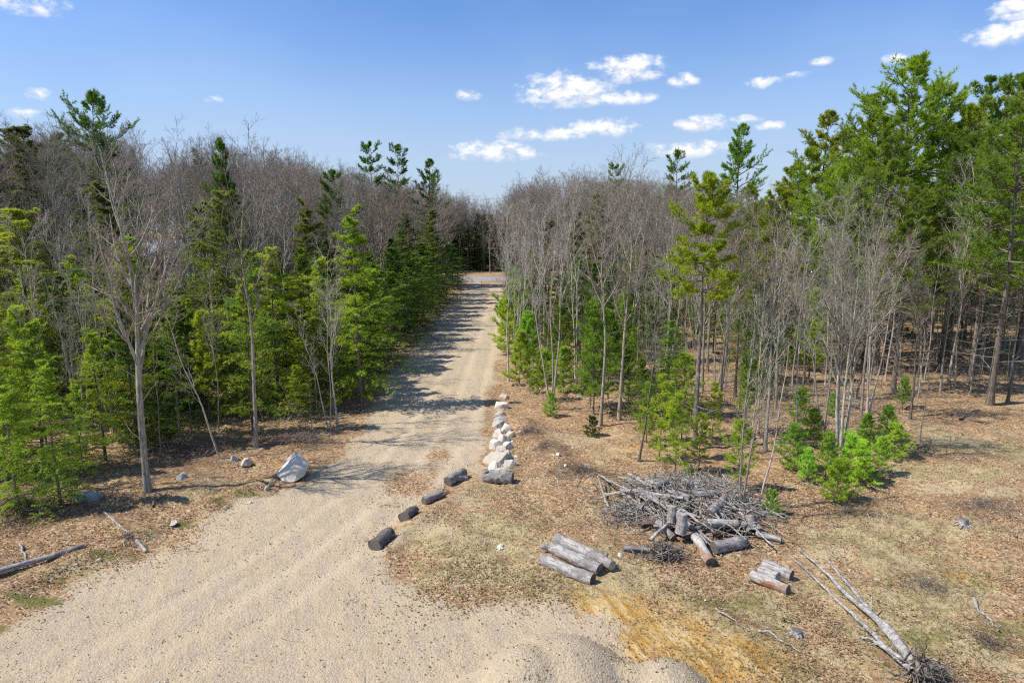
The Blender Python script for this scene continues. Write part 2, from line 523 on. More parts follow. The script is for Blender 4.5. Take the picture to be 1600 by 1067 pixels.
def ground_mat():
    m, q = new_mat('ground')
    pos = q.n('ShaderNodeNewGeometry').outputs['Position']
    ma = q.n('ShaderNodeAttribute', attribute_name='mask_a')
    sa = q.n('ShaderNodeSeparateColor', {0: ma.outputs['Color']})
    mb_ = q.n('ShaderNodeAttribute', attribute_name='mask_b')
    sb = q.n('ShaderNodeSeparateColor', {0: mb_.outputs['Color']})
    gravel, grass, orange = sa.outputs[0], sa.outputs[1], sa.outputs[2]
    brush, moss, sand = sb.outputs[0], sb.outputs[1], sb.outputs[2]
    nf = q.noise(pos, 22.0, 4.0, .7)
    nm = q.noise(pos, 4.5, 5.0, .65)
    nc = q.noise(pos, .7, 5.0, .6)
    cell = q.n('ShaderNodeTexVoronoi', {'Vector': pos, 'Scale': 15.0})
    csep = q.n('ShaderNodeSeparateColor', {0: cell.outputs['Color']})
    peb = q.n('ShaderNodeTexVoronoi', {'Vector': pos, 'Scale': 34.0})
    psep = q.n('ShaderNodeSeparateColor', {0: peb.outputs['Color']})
    n2 = q.noise(pos, 1.7, 6.0, .68)
    n3 = q.noise(q.n('ShaderNodeVectorMath', {0: pos, 1: (31.0, 17.0, 5.0)}, operation='ADD').outputs[0], 1.1, 6.0, .7)
    # gravel
    gcol = q.ramp(psep.outputs[0], [(0, (.38, .30, .20)), (.3, (.445, .355, .24)), (.75, (.49, .40, .28)), (1, (.57, .48, .355))])
    sv = q.n('ShaderNodeVectorMath', {0: q.n('ShaderNodeVectorRotate', {'Vector': pos, 'Angle': -.35}, rotation_type='Z_AXIS').outputs[0], 1: (1.8, .2, 1)}, operation='MULTIPLY').outputs[0]
    streak = q.noise(sv, 1.3, 6.0, .65)
    gcol = q.mix(q.smooth(streak, .42, .60, 0, .85), gcol, (.545, .425, .275))
    gcol = q.mix(q.smooth(n2, .50, .70, 0, .65), gcol, (.36, .295, .21))
    gcol = q.mix(q.smooth(n3, .54, .68, 0, .6), gcol, (.44, .335, .205))
    gcol = q.mix(q.smooth(nm, .58, .72, 0, .5), gcol, (.30, .235, .155))
    gcol = q.mix(q.smooth(nf, .62, .78, 0, .35), gcol, (.30, .24, .165))
    tr = q.math('MULTIPLY', ma.outputs['Alpha'], q.smooth(n2, .3, .6, .35, 1.0))
    gcol = q.mix(q.math('MULTIPLY', tr, .95), gcol, (.60, .475, .325))
    # leaf litter
    lcol = q.ramp(csep.outputs[0], [(0, (.12, .066, .034)), (.3, (.285, .165, .082)), (.6, (.425, .275, .15)), (.87, (.53, .39, .235)), (1, (.66, .55, .39))])
    lcol = q.mix(q.smooth(nm, .47, .66, 0, .65), lcol, (.19, .105, .06))
    lcol = q.mix(q.smooth(n2, .46, .62, 0, .5), lcol, (.47, .29, .14))
    lcol = q.mix(q.smooth(n3, .55, .66, 0, .7), lcol, (.54, .43, .25))
    # dry grass
    gr = q.ramp(nf, [(.3, (.16, .115, .055)), (.44, (.36, .28, .14)), (.56, (.55, .44, .25)), (.72, (.70, .60, .40))])
    gr = q.mix(q.smooth(n2, .48, .62, 0, .7), gr, q.ramp(nf, [(.35, (.12, .105, .035)), (.55, (.27, .235, .095)), (.75, (.42, .37, .19))]))
    gr = q.mix(q.smooth(n3, .50, .62, 0, .75), gr, q.ramp(nf, [(.35, (.13, .07, .04)), (.55, (.30, .175, .095)), (.75, (.48, .33, .21))]))
    gr = q.mix(q.smooth(nm, .56, .70, 0, .6), gr, (.24, .165, .09))
    # orange subsoil
    orc = q.ramp(q.noise(sv, 2.6, 6.0, .7), [(.34, (.30, .145, .03)), (.46, (.48, .27, .065)), (.56, (.58, .40, .16)), (.7, (.68, .54, .32))])
    orc = q.mix(q.smooth(nf, .56, .74, 0, .5), orc, (.25, .15, .05))
    def cut(mask, amt=.75, lo=.38, hi=.62):
        f = q.math('ADD', mask, q.math('MULTIPLY', q.math('SUBTRACT', nm, .5), amt))
        f = q.math('ADD', f, q.math('MULTIPLY', q.math('SUBTRACT', nf, .5), amt * .6))
        return q.smooth(f, lo, hi)
    c = q.mix(cut(grass, 1.3), lcol, gr)
    c = q.mix(cut(moss, 1.0), c, q.ramp(nf, [(.35, (.10, .10, .028)), (.7, (.27, .245, .08))]))
    c = q.mix(q.math('MULTIPLY', cut(brush, 1.9, .35, .9), .8), c, q.ramp(nf, [(.3, (.075, .045, .026)), (.5, (.18, .11, .065)), (.62, (.30, .20, .125)), (.78, (.44, .33, .22))]))
    c = q.mix(cut(sand, 1.2), c, q.ramp(nf, [(.3, (.40, .30, .16)), (.7, (.60, .49, .31))]))
    c = q.mix(q.math('MULTIPLY', cut(orange, 1.7, .2, .75), q.smooth(n2, .46, .64, 1.0, .45)), c, orc)
    c = q.mix(cut(gravel, 1.15, .36, .64), c, gcol)
    gl = cut(mb_.outputs['Alpha'], 1.5, .45, .6)
    c = q.mix(gl, c, lcol)
    hh = q.math('ADD', q.math('MULTIPLY', nf, .5), q.math('ADD', q.math('MULTIPLY', cell.outputs[0], .35), q.math('MULTIPLY', nm, .9)))
    finish(q, c, .95, hh, .75, .09, .1)
    return m


M['ground'] = ground_mat()

# ------------------------------------------------------------------ ground
BLOB = {  # px, py, rx, ry, weight
 'grass': [(740, 860, 170, 80, 1.05), (900, 900, 130, 66, 1.0), (1150, 960, 190, 70, 1.05), (960, 800, 80, 60, .7), (1450, 960, 260, 110, 1.1), (1380, 840, 190, 60, 1.0), (1500, 720, 150, 50, .95),
           (1560, 850, 110, 50, .6), (820, 700, 60, 30, .55), (960, 700, 90, 25, .5), (120, 880, 90, 30, .7), (290, 770, 120, 25, .6), (1300, 1040, 180, 40, .9), (1100, 890, 80, 25, .5),
           (1580, 640, 60, 20, .5), (765, 422, 60, 6, .9), (760, 770, 60, 22, .7), (270, 440, 90, 20, .8)],
 'orange': [(960, 965, 75, 36, 1.1), (1020, 1000, 95, 48, 1.1), (1130, 1035, 110, 38, 1.1), (1200, 1060, 60, 20, .7), (905, 935, 40, 16, .55), (1035, 945, 50, 20, .5), (1090, 1075, 90, 30, .9),
            (985, 703, 26, 7, .6), (1500, 890, 28, 10, .7), (1060, 590, 40, 10, .4), (885, 840, 50, 14, .25)],
 'brush': [(830, 690, 26, 15, .9), (850, 720, 30, 12, .8), (905, 745, 70, 14, .85), (1070, 810, 120, 60, .8), (1540, 790, 90, 36, .75), (1330, 800, 70, 22, .5), (40, 795, 110, 44, 1.0), (180, 800, 70, 26, .7), (110, 860, 60, 12, .5), (1460, 905, 60, 22, .6),
           (1480, 660, 70, 14, .7), (280, 715, 110, 40, 1.0), (470, 692, 80, 18, .95), (380, 690, 60, 22, .7), (1120, 870, 70, 22, .5), (1290, 985, 50, 18, .5), (1560, 1020, 60, 26, .5)],  # dark brush; the wood-edge blobs at left also paint in some shade
 'moss': [(700, 870, 50, 20, .5), (1120, 940, 80, 20, .6), (1450, 990, 70, 24, .55), (1380, 900, 60, 16, .5), (1540, 900, 60, 20, .5), (1480, 700, 60, 10, .4), (180, 868, 60, 8, .8), (60, 940, 70, 10, .8), (300, 818, 50, 8, .8), (390, 776, 40, 6, .8), (-20, 985, 60, 12, .8), (470, 746, 40, 5, .7), (330, 785, 40, 10, .6), (120, 905, 120, 14, .5), (480, 700, 50, 8, .6), (230, 830, 60, 12, .5), (760, 880, 60, 30, .4), (830, 800, 40, 18, .45), (1170, 930, 60, 22, .5), (1000, 930, 60, 16, .45), (1570, 980, 70, 40, .55), (950, 870, 40, 12, .4)],
 'sand': [(900, 690, 70, 14, .6), (970, 705, 40, 10, .6), (830, 760, 60, 12, .5), (1300, 860, 60, 14, .6), (1480, 760, 90, 14, .6), (1400, 820, 70, 12, .5), (680, 830, 40, 20, .7), (740, 790, 50, 12, .6), (1500, 690, 70, 12, .6), (1400, 620, 90, 8, .3), (1120, 1000, 120, 18, .5), (1560, 770, 60, 12, .6)],
 'leafpatch': [(640, 755, 46, 26, .85), (685, 712, 26, 14, .8), (675, 735, 14, 20, .7), (610, 790, 26, 14, .5), (765, 640, 12, 50, .75), (775, 585, 10, 20, .5), (760, 700, 10, 20, .6), (745, 540, 20, 8, .45), (760, 470, 20, 12, .5),
               (545, 660, 22, 26, .8), (590, 590, 18, 40, .8), (650, 520, 16, 30, .75), (700, 465, 14, 20, .7), (620, 885, 22, 34, .6), (765, 445, 20, 4, .8), (585, 785, 20, 10, .4), (290, 860, 24, 6, .5)],
}
def blob(name, u, v):
    o = np.zeros(u.shape)
    for px, py, rx, ry, w in BLOB[name]:
        d = ((u - px) / rx) ** 2 + ((v - py) / ry) ** 2
        o = np.maximum(o, w * np.exp(-d * .8))
    return o


def masks(x, y):
    u, v = to_px(x, y, np.zeros_like(x))
    s = sdist(x, y, _gp)
    n = fbm(x * .8, y * .8, 4)
    gravel = 1 / (1 + np.exp(-(s + n * 2.0) * 2.6))
    return gravel, u, v, n


def grid_lines(a, b, fine0, fine1, step, growth):
    xs = list(np.arange(fine0, fine1 + 1e-6, step))
    s, x = step, fine1
    while x < b:
        s *= growth; x += s; xs.append(min(x, b))
    s, x = step, fine0
    while x > a:
        s *= growth; x -= s; xs.insert(0, max(x, a))
    return np.array(xs)


def build_ground():
    xs = grid_lines(-900, 900, -26, 26, .2, 1.08)
    ys = grid_lines(-60, 1500, 11, 46, .2, 1.05)
    X, Y = np.meshgrid(xs, ys)
    nx, ny = len(xs), len(ys)
    x, y = X.ravel(), Y.ravel()
    z = hgt(x, y)
    gravel, u, v, n = masks(x, y)
    near = (y > 9)
    ma = np.zeros((len(x), 4)); mb2 = np.zeros((len(x), 4))
    ma[:, 0] = gravel
    for off in (-1.15, .75, 2.3):
        tp = np.array([W(*p)[:2] + np.array([off, 0]) for p in [(762, 438), (752, 480), (730, 540), (700, 610), (662, 680), (590, 760), (470, 850), (300, 960), (60, 1100), (-300, 1300)]])
        dt_ = polydist(x, y, tp)
        ma[:, 3] = np.maximum(ma[:, 3], np.exp(-(dt_ / .3) ** 2))
        z = z - .035 * np.exp(-(dt_ / .28) ** 2) + .02 * np.exp(-((dt_ - .5) / .18) ** 2)
    ma[:, 3] *= np.clip(.6 + 1.5 * fbm(x * .25 + 11, y * .25, 3), .1, 1)
    ma[:, 1] = np.where(near, np.clip(blob('grass', u, v) * (.75 + 1.6 * fbm(x * .45 + 70, y * .45, 4)) + n * .5, 0, 1), .6)
    ma[:, 2] = np.where(near, blob('orange', u, v), 0)
    mb2[:, 0] = np.where(near, blob('brush', u, v), 0)
    mb2[:, 1] = np.where(near, blob('moss', u, v), 0)
    mb2[:, 2] = np.where(near, blob('sand', u, v), 0)
    mb2[:, 3] = np.where(near, blob('leafpatch', u, v), 0)
    idx = np.arange(nx * ny).reshape(ny, nx)
    q = np.stack([idx[:-1, :-1], idx[:-1, 1:], idx[1:, 1:], idx[1:, :-1]], -1).reshape(-1, 4)
    isg = gravel[q].mean(1) > .5
    for name, sel in (('ground', ~isg), ('gravel_driveway', isg)):
        f = q[sel]
        used, inv = np.unique(f, return_inverse=True)
        mb = MB(); mb.add(np.stack([x, y, z], 1)[used], inv.reshape(-1, 4))
        me = mb.mesh(name, [M['ground']])
        for an, arr in (('mask_a', ma), ('mask_b', mb2)):
            a = me.attributes.new(an, 'FLOAT_COLOR', 'POINT')
            a.data.foreach_set('color', arr[used].astype(np.float32).ravel())
        o = bpy.data.objects.new(name, me); COL.objects.link(o); o['kind'] = 'structure'
        o['label'] = 'leaf-littered woodland floor and rough dry clearing' if name == 'ground' else 'pale tan gravel driveway widening into a parking pad'
        o['category'] = 'ground' if name == 'ground' else 'driveway'
    # paved road crossing beyond the end of the driveway
    mb = MB()
    X0, X1, S = -160, 160, 60
    xx = np.linspace(X0, X1, S)
    off = .00035 * xx ** 2
    a = np.stack([xx, 137 + off, np.full(S, .03)], 1); b = np.stack([xx, 145.5 + off, np.full(S, .05)], 1)
    i = np.arange(S - 1)
    mb.add(np.concatenate([a, b]), np.stack([i, i + 1, i + 1 + S, i + S], 1))
    o = bpy.data.objects.new('road', mb.mesh('road', [M['asphalt']])); COL.objects.link(o); o['kind'] = 'structure'
    o['label'] = 'pale grey paved road crossing the end of the driveway'; o['category'] = 'road'


build_ground()


# ------------------------------------------------------------------ object helpers
def tag(o, label, cat, group=None, kind=None):
    o['label'] = label; o['category'] = cat
    if group: o['group'] = group
    if kind: o['kind'] = kind
    return o
def empty(name, loc):
    o = bpy.data.objects.new(name, None); COL.objects.link(o); o.location = loc; o.empty_display_size = .2
    return o
def obj(name, me, parent=None, loc=None):
    o = bpy.data.objects.new(name, me); COL.objects.link(o)
    if parent is not None: o.parent = parent
    if loc is not None: o.location = loc
    return o


# ------------------------------------------------------------------ tree prototypes
PROTO = {}     # kind -> list of (height, trunk mesh, crown mesh)


def trunk_line(hh, lean, wob, S, r, base=(0, 0)):
    t = np.linspace(0, 1, S)
    p = np.zeros((1, S, 3))
    ph = r.uniform(0, 6.28, 4)
    p[0, :, 0] = base[0] + lean[0] * t * hh + wob * np.sin(t * 5 + ph[0]) * t + wob * .4 * np.sin(t * 13 + ph[1]) * t
    p[0, :, 1] = base[1] + lean[1] * t * hh + wob * np.sin(t * 4.3 + ph[2]) * t + wob * .4 * np.sin(t * 11 + ph[3]) * t
    p[0, :, 2] = t * hh - .15
    return p


def make_bare(seed, hh=14, stems=1, r0=.115, clear=.33, fork=None, spread=.6, nl1=19, nl2=6, nl3=5, nl4=3, bark='bark_grey', twig='twig_grey', l1=.25, wob=.3, up=.08):
    r = np.random.default_rng(seed)
    tm, cm = MB(), MB()
    Ps, Rs = [], []
    for s in range(stems):
        a = s * 6.28 / max(stems, 1) + r.uniform(0, 1)
        sl = (.06, .2) if stems < 4 else (.02, .09)
        ln = (0, 0) if stems == 1 else (math.cos(a) * r.uniform(*sl), math.sin(a) * r.uniform(*sl))
        b = (0, 0) if stems == 1 else (math.cos(a) * r0 * .9, math.sin(a) * r0 * .9)
        H1 = hh * (r.uniform(.8, 1) if s else 1)
        p = trunk_line(H1, (ln[0] + r.normal(0, .02), ln[1] + r.normal(0, .02)), wob, 16, r, b)
        t = np.linspace(0, 1, 16)
        rad = r0 * (1 - .93 * t ** .85) * (1 + .5 * np.exp(-t * 26))
        if fork:
            rad = r0 * (1 - .6 * t) * (1 + .5 * np.exp(-t * 26)); rad[t > .6] *= np.linspace(.9, .25, (t > .6).sum())
        Ps.append(p); Rs.append(rad[None])
        tubes(tm, p, rad[None], 9, 0, rough=.03)
    P, Rr = np.concatenate(Ps), np.concatenate(Rs)
    if fork:
        C, Cr, _ = grow(P, Rr, fork[0], fork[1], fork[1] + .18, fork[2], .08, hh * (1 - fork[1]) * .82, 16, .035, .05, .72, .12, .1, r=r)
        tubes(tm, C, Cr, 7, 0)
        P, Rr = np.concatenate([P, C]), np.concatenate([Rr, Cr])
    n1 = max(5, int(nl1 / (1 + .45 * (len(P) - 1))))
    c0 = np.where(np.arange(len(P)) < stems, clear, .2)
    C1s, R1s, L1s = [], [], []
    for i in range(len(P)):
        ln = np.linalg.norm(P[i, -1] - P[i, 0])
        c, cr, L = grow(P[i:i + 1], Rr[i:i + 1], n1, c0[i], .97, spread, .16, hh * l1 * (.7 if i >= stems or stems > 1 else 1), 8, up, .085, .78, .30, .38, r=r, minr=.016)
        C1s.append(c); R1s.append(cr); L1s.append(L)
    C1, R1, L1 = np.concatenate(C1s), np.concatenate(R1s), np.concatenate(L1s)
    tubes(cm, C1, R1, 5, 0)
    C2, R2, L2 = grow(C1, R1, nl2, .2, .97, .62, .2, L1 * .5, 5, .06, .10, .6, .4, .5, r=r, minr=.008)
    tubes(cm, C2, R2, 4, 0)
    C3, R3, L3 = grow(C2, R2, nl3, .2, .98, .6, .22, L2 * .52, 4, .05, .11, .6, .5, .45, r=r, minr=.005)
    tubes(cm, C3, R3, 3, 1)
    if nl4:
        C4, R4, _ = grow(C3, R3, nl4, .25, 1.0, .55, .25, np.maximum(L3 * .6, .16), 3, .05, .12, .7, .6, .3, r=r, minr=.0036)
        tubes(cm, C4, R4, 3, 1)
    # a few dead side branches on the clear trunk
    if clear > .3:
        D, Dr, _ = grow(P[:stems], Rr[:stems], 5, .12, clear, 1.1, .25, hh * .09, 5, .02, .12, .16, .4, .1, r=r)
        tubes(cm, D, Dr, 4, 0)
    return hh, tm.mesh('trunk', [M[bark]]), cm.mesh('crown', [M[bark], M[twig]])


def make_pine(seed, hh=21, crown=.4, width=3.6, r0=.22, n_whorl=15, per=5, dead=22, tuft=.26, sub=13, ft=.46):
    r = np.random.default_rng(seed)
    tm, cm = MB(), MB()
    p = trunk_line(hh, (r.normal(0, .01), r.normal(0, .01)), .15, 18, r)
    t = np.linspace(0, 1, 18)
    rad = (r0 * (1 - .94 * t) * (1 + .4 * np.exp(-t * 30)))[None]
    tubes(tm, p, rad, 10, 0, rough=.02)
    B = []
    adult = hh > 8
    for w in range(n_whorl):
        u = w / (n_whorl - 1)
        tt = crown + (1 - crown) * (u * .97)
        prof = (0.6 + 0.4 * math.sin(min(1, u * 2.4 + .3) * math.pi / 2)) * (1 - u) ** ft + .09
        n = per if u < .85 else 4
        wl = r.uniform(.72, 1.15) if adult else 1.0
        for k in range(n):
            if adult and r.random() < .12: continue
            L = width * prof * r.uniform(.5, 1.25) * wl
            az = k * 6.28 / n + w * 1.3 + r.normal(0, .35)
            z = (tt + r.uniform(-.014, .014)) * hh
            pt = np.array([np.interp(z, p[0, :, 2], p[0, :, 0]), np.interp(z, p[0, :, 2], p[0, :, 1]), z])
            el = r.normal((.0 if adult else .3) + .8 * u ** 1.4, .12)
            S = 8; line = np.zeros((S, 3)); line[0] = pt
            for s in range(1, S):
                e = el + (.30 if s > 4 else -.04)
                line[s] = line[s - 1] + L / (S - 1) * np.array([math.cos(az) * math.cos(e), math.sin(az) * math.cos(e), math.sin(e)])
                az += r.normal(0, .07)
            B.append((line, L, max(.012, .018 * L)))
    P = np.stack([b[0] for b in B]); L = np.array([b[1] for b in B]); Rr = np.stack([np.linspace(b[2], .006, 8) for b in B])
    tubes(cm, P, Rr, 4, 0)
    C, Cr, CL = grow(P, Rr, sub, .28 if adult else .2, 1.0, .8, .22, np.maximum(L * .36, .3), 4, .10, .12, .5, .5, .45, flat=.3, r=r, minr=.006)
    tubes(cm, C, Cr, 3, 0)
    pts, ds = [], []
    for tt in (.35, .52, .68, .84, 1.0):
        a, T, _, _ = interp(C, np.full(len(C), tt)); pts.append(a); ds.append(T)
    a, T, _, _ = interp(P, np.full(len(P), .999)); pts.append(a); ds.append(T)
    a, T, _, _ = interp(P, np.full(len(P), .9)); pts.append(a); ds.append(T)
    top = np.array([[p[0, -1, 0], p[0, -1, 1], p[0, -1, 2] - .15 * i] for i in range(5)]); pts.append(top); ds.append(np.tile([0, 0, 1.0], (5, 1)))
    pts, ds = np.concatenate(pts), np.concatenate(ds)
    blades(cm, pts + r.normal(0, .04, pts.shape), ds, 10, tuft, tuft * .17, .7, r, 1, .22)
    if adult:      # short shoots closing the leader
        m = 34; zz = hh * (1 - .09 * r.random(m) ** .8); aa = r.uniform(0, 6.28, m); rr = (hh - zz) * .28 * r.random(m) ** .6 + .04
        px_ = np.interp(zz, p[0, :, 2], p[0, :, 0]); py_ = np.interp(zz, p[0, :, 2], p[0, :, 1])
        blades(cm, np.stack([px_ + np.cos(aa) * rr, py_ + np.sin(aa) * rr, zz + rr * .5 - .1], 1), np.stack([np.cos(aa), np.sin(aa), np.full(m, .7)], 1), 9, tuft, tuft * .17, .6, r, 1, .2)
    if dead:
        D, Dr, DL = grow(p, rad, dead, .1, crown + .05, 1.45, .15, width * .62, 6, .0, .08, .13, .3, .0, r=r, minr=.007)
        tubes(cm, D, Dr, 4, 2)
        D2, D2r, _ = grow(D, Dr, 4, .3, 1, .7, .2, DL * .35, 3, .0, .1, .6, .5, .3, r=r, minr=.005)
        tubes(cm, D2, D2r, 3, 2)
    return hh, tm.mesh('trunk', [M['bark_dark']]), cm.mesh('crown', [M['bark_dark'], M['needles'], M['twig_grey']])


def make_hemlock(seed, hh=10, width=2.6, r0=.12, nb=120, low=.06, sub=11, leaf=.155, droop=-.06, wispy=1.0):
    r = np.random.default_rng(seed)
    tm, cm = MB(), MB()
    p = trunk_line(hh, (r.normal(0, .015), r.normal(0, .015)), .08, 14, r)
    t = np.linspace(0, 1, 14)
    rad = (r0 * (1 - .95 * t))[None]
    tubes(tm, p, rad, 8, 0)
    u = np.sort(r.uniform(0, 1, nb)) ** 1.05
    tt = low + (1 - low) * u * .985
    az = np.arange(nb) * 2.4 + r.normal(0, .3, nb)
    lump = 1 + .45 * np.sin(az * 2 + u * 7 + seed) * r.uniform(.3, 1, nb)
    L = (width * (1 - u) ** .7 * (.6 + .4 * np.minimum(1, u * 5 + .4)) + .2) * r.uniform(.35, 1.4, nb) * lump
    z = tt * hh
    S = 7
    P = np.zeros((nb, S, 3))
    P[:, 0, 0] = np.interp(z, p[0, :, 2], p[0, :, 0]); P[:, 0, 1] = np.interp(z, p[0, :, 2], p[0, :, 1]); P[:, 0, 2] = z
    el = .22 + .7 * u ** 2 + r.normal(0, .12, nb)
    for s in range(1, S):
        e = el + droop * s * 1.6 * (1 - .5 * u)
        P[:, s] = P[:, s - 1] + (L / (S - 1))[:, None] * np.stack([np.cos(az) * np.cos(e), np.sin(az) * np.cos(e), np.sin(e)], 1)
        az = az + r.normal(0, .06, nb)
    Rr = np.maximum(.011 * L, .006)[:, None] * np.linspace(1, .35, S)[None]
    tubes(cm, P, Rr, 3, 0)
    C, Cr, CL = grow(P, Rr, sub, .12, 1.0, .9, .15, np.maximum(L * .36, .16), 4, -.03, .08, .5, .5, .55, flat=.3, r=r, minr=.004)
    pts, ds = [], []
    for q in (.2, .4, .6, .8, 1.0):
        a, T, _, _ = interp(C, np.full(len(C), q)); pts.append(a); ds.append(T)
    for q in (.5, .75, .999):
        a, T, _, _ = interp(P, np.full(len(P), q)); pts.append(a); ds.append(T)
    pts, ds = np.concatenate(pts), np.concatenate(ds)
    pts = pts + r.normal(0, .03, pts.shape)
    blades(cm, pts, ds, 9, leaf, leaf * .22, .8, r, 1, -.12, flat=.55)
    return hh, tm.mesh('trunk', [M['bark_dark']]), cm.mesh('crown', [M['bark_dark'], M['needles']])


def make_sapling(seed, hh=6, r0=.04, bark='bark_grey', twig='twig_grey', n1=9, n2=5, n3=3, clear=.35, lean=0.0, wob=.15):
    r = np.random.default_rng(seed)
    tm, cm = MB(), MB()
    p = trunk_line(hh, (lean, 0), wob, 12, r)
    t = np.linspace(0, 1, 12)
    rad = (r0 * (1 - .85 * t))[None]
    tubes(tm, p, rad, 6, 0)
    C1, R1, L1 = grow(p, rad, n1, clear, .98, .7, .2, hh * .22, 6, .07, .1, .5, .3, .5, r=r, minr=.006)
    tubes(cm, C1, R1, 4, 0)
    C2, R2, L2 = grow(C1, R1, n2, .2, .98, .65, .2, L1 * .45, 4, .05, .12, .6, .4, .4, r=r, minr=.005)
    tubes(cm, C2, R2, 3, 1)
    C3, R3, L3 = grow(C2, R2, n3, .2, .98, .6, .2, L2 * .5, 3, .05, .12, .7, .5, .4, r=r, minr=.0045)
    tubes(cm, C3, R3, 3, 1)
    return hh, tm.mesh('trunk', [M[bark]]), cm.mesh('crown', [M[bark], M[twig]])


PROTO['bare'] = [
    make_bare(11), make_bare(12, spread=.5, clear=.45, twig='twig_red', l1=.26), make_bare(13, fork=(2, .45, .32), twig='twig_red'), make_bare(14, fork=(3, .38, .36), nl1=22),
    make_bare(15, stems=2, r0=.095, twig='twig_red', nl1=20), make_bare(16, stems=3, r0=.08, spread=.5, nl1=24), make_bare(17, twig='twig_red', spread=.66, l1=.28, nl2=7), make_bare(18, r0=.11, clear=.5, l1=.2, bark='bark_dark')]
PROTO['vase'] = [make_bare(31, stems=4, r0=.10, clear=.30, spread=.5, nl1=40, l1=.36, up=.05, bark='bark_grey', twig='twig_pale', nl3=5, nl4=3)]
PROTO['wide'] = [make_bare(32, hh=15, r0=.15, fork=(3, .28, .42), clear=.42, spread=.66, nl1=30, nl2=6, l1=.26, wob=.4)]
PROTO['pale'] = [make_bare(41, stems=3, r0=.07, clear=.35, spread=.45, nl1=20, nl2=5, nl3=5, nl4=3, bark='bark_pale', twig='twig_pale', l1=.22),
                 make_bare(42, stems=1, r0=.08, clear=.4, spread=.5, nl1=14, nl2=6, nl3=5, nl4=3, bark='bark_pale', twig='twig_pale', l1=.24),
                 make_bare(43, stems=2, r0=.07, clear=.35, spread=.5, nl1=16, nl2=5, nl3=5, nl4=3, bark='bark_pale', twig='twig_pale', l1=.22)]
PROTO['pine'] = [make_pine(51, width=4.5, n_whorl=15, sub=18), make_pine(52, crown=.42, width=4.1, n_whorl=14, sub=18), make_pine(53, crown=.30, width=5.3, n_whorl=16, sub=18), make_pine(54, hh=18, crown=.45, width=3.4, n_whorl=14, sub=16), make_pine(55, crown=.5, width=3.7, n_whorl=9, sub=16, ft=.2), make_pine(56, hh=17, crown=.6, width=2.7, r0=.17, n_whorl=9, sub=16, ft=.35)]
PROTO['hemlock'] = [make_hemlock(61, width=2.6, nb=92), make_hemlock(62, width=2.2, hh=11, nb=88), make_hemlock(63, width=3.0, hh=9.5, nb=92, droop=-.08), make_hemlock(64, hh=8, width=2.4, low=.15, nb=56)]
PROTO['young_pine'] = [make_pine(71, hh=4, crown=.10, width=1.5, r0=.045, n_whorl=8, per=5, dead=0, tuft=.18, sub=8), make_pine(72, hh=3.2, crown=.06, width=1.5, r0=.04, n_whorl=7, per=5, dead=0, tuft=.18, sub=8),
                       make_pine(73, hh=5.5, crown=.22, width=1.5, r0=.055, n_whorl=10, per=5, dead=4, tuft=.18, sub=9)]
PROTO['mid_pine'] = [make_pine(75, hh=7.9, crown=.18, width=1.75, r0=.07, n_whorl=12, per=5, dead=6, tuft=.19, sub=9), make_pine(76, hh=7.5, crown=.3, width=1.5, r0=.065, n_whorl=10, per=5, dead=6, tuft=.19, sub=8)]
PROTO['wispy'] = [make_pine(77, hh=5, crown=.18, width=1.15, r0=.045, n_whorl=8, per=4, dead=3, tuft=.17, sub=6), make_pine(78, hh=4.4, crown=.25, width=1.2, r0=.04, n_whorl=7, per=4, dead=3, tuft=.17, sub=6)]
PROTO['sapling'] = [make_sapling(81), make_sapling(82, hh=8, r0=.05, lean=.06), make_sapling(83, hh=5, twig='twig_red', n1=11), make_sapling(84, hh=9, r0=.05, clear=.5, wob=.1), make_sapling(85, hh=6, bark='bark_pale', twig='twig_pale', lean=-.05, n1=12)]


def plant(kind, name, label, cat, group, x, y, h, var=None, rz=None, tilt=(0, 0), color=None, wide=1.0):
    ps = PROTO[kind]
    hh, tr, cr = ps[(var if var is not None else random.randrange(len(ps))) % len(ps)]
    e = empty(name, (x, y, H(x, y) - .03))
    s = h / hh
    e.scale = (s * wide, s * wide, s)
    e.rotation_euler = (tilt[0], tilt[1], random.uniform(0, 6.28) if rz is None else rz)
    t = obj('trunk', tr, e); c = obj('crown', cr, e)
    if color is not None:
        c.color = tuple(color) + (1,)
    tag(e, label, cat, group)
    PLACED.append((x, y))
    return e


PLACED = []
def clear_of(x, y, d):
    return all((x - a) ** 2 + (y - b) ** 2 > d * d for a, b in PLACED)

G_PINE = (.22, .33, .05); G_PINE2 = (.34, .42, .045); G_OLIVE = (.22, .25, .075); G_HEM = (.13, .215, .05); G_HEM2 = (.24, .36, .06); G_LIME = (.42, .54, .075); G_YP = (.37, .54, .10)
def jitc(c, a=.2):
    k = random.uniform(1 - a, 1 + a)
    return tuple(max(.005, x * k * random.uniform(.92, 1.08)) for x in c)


LOOK = {'bare': ['single-stemmed grey bare tree', 'narrow reddish-twigged bare tree', 'bare tree forking into two reddish leaders', 'bare tree forking into several grey leaders', 'twin-stemmed reddish bare tree', 'three-stemmed grey bare tree', 'wide-crowned reddish bare tree', 'dark-barked slim bare tree'],
        'pale': ['three-stemmed pale bare tree', 'single pale slim bare tree', 'twin-stemmed pale bare tree'],
        'hemlock': ['full-skirted hemlock', 'narrow hemlock', 'broad drooping hemlock', 'loose-limbed small hemlock'],
        'pine': ['tall pine with even layers', 'tall pine with a high crown', 'broad pine with long boughs', 'slim pine with a short crown', 'flat-topped pine', 'high-crowned slim pine'],
        'mid_pine': ['airy green young pine', 'long-stemmed airy young pine'],
        'sapling': ['slim grey sapling', 'tall leaning sapling', 'short reddish sapling', 'tall bare-stemmed sapling', 'pale branchy sapling']}
def spot(*p): return W(*p)[:2]
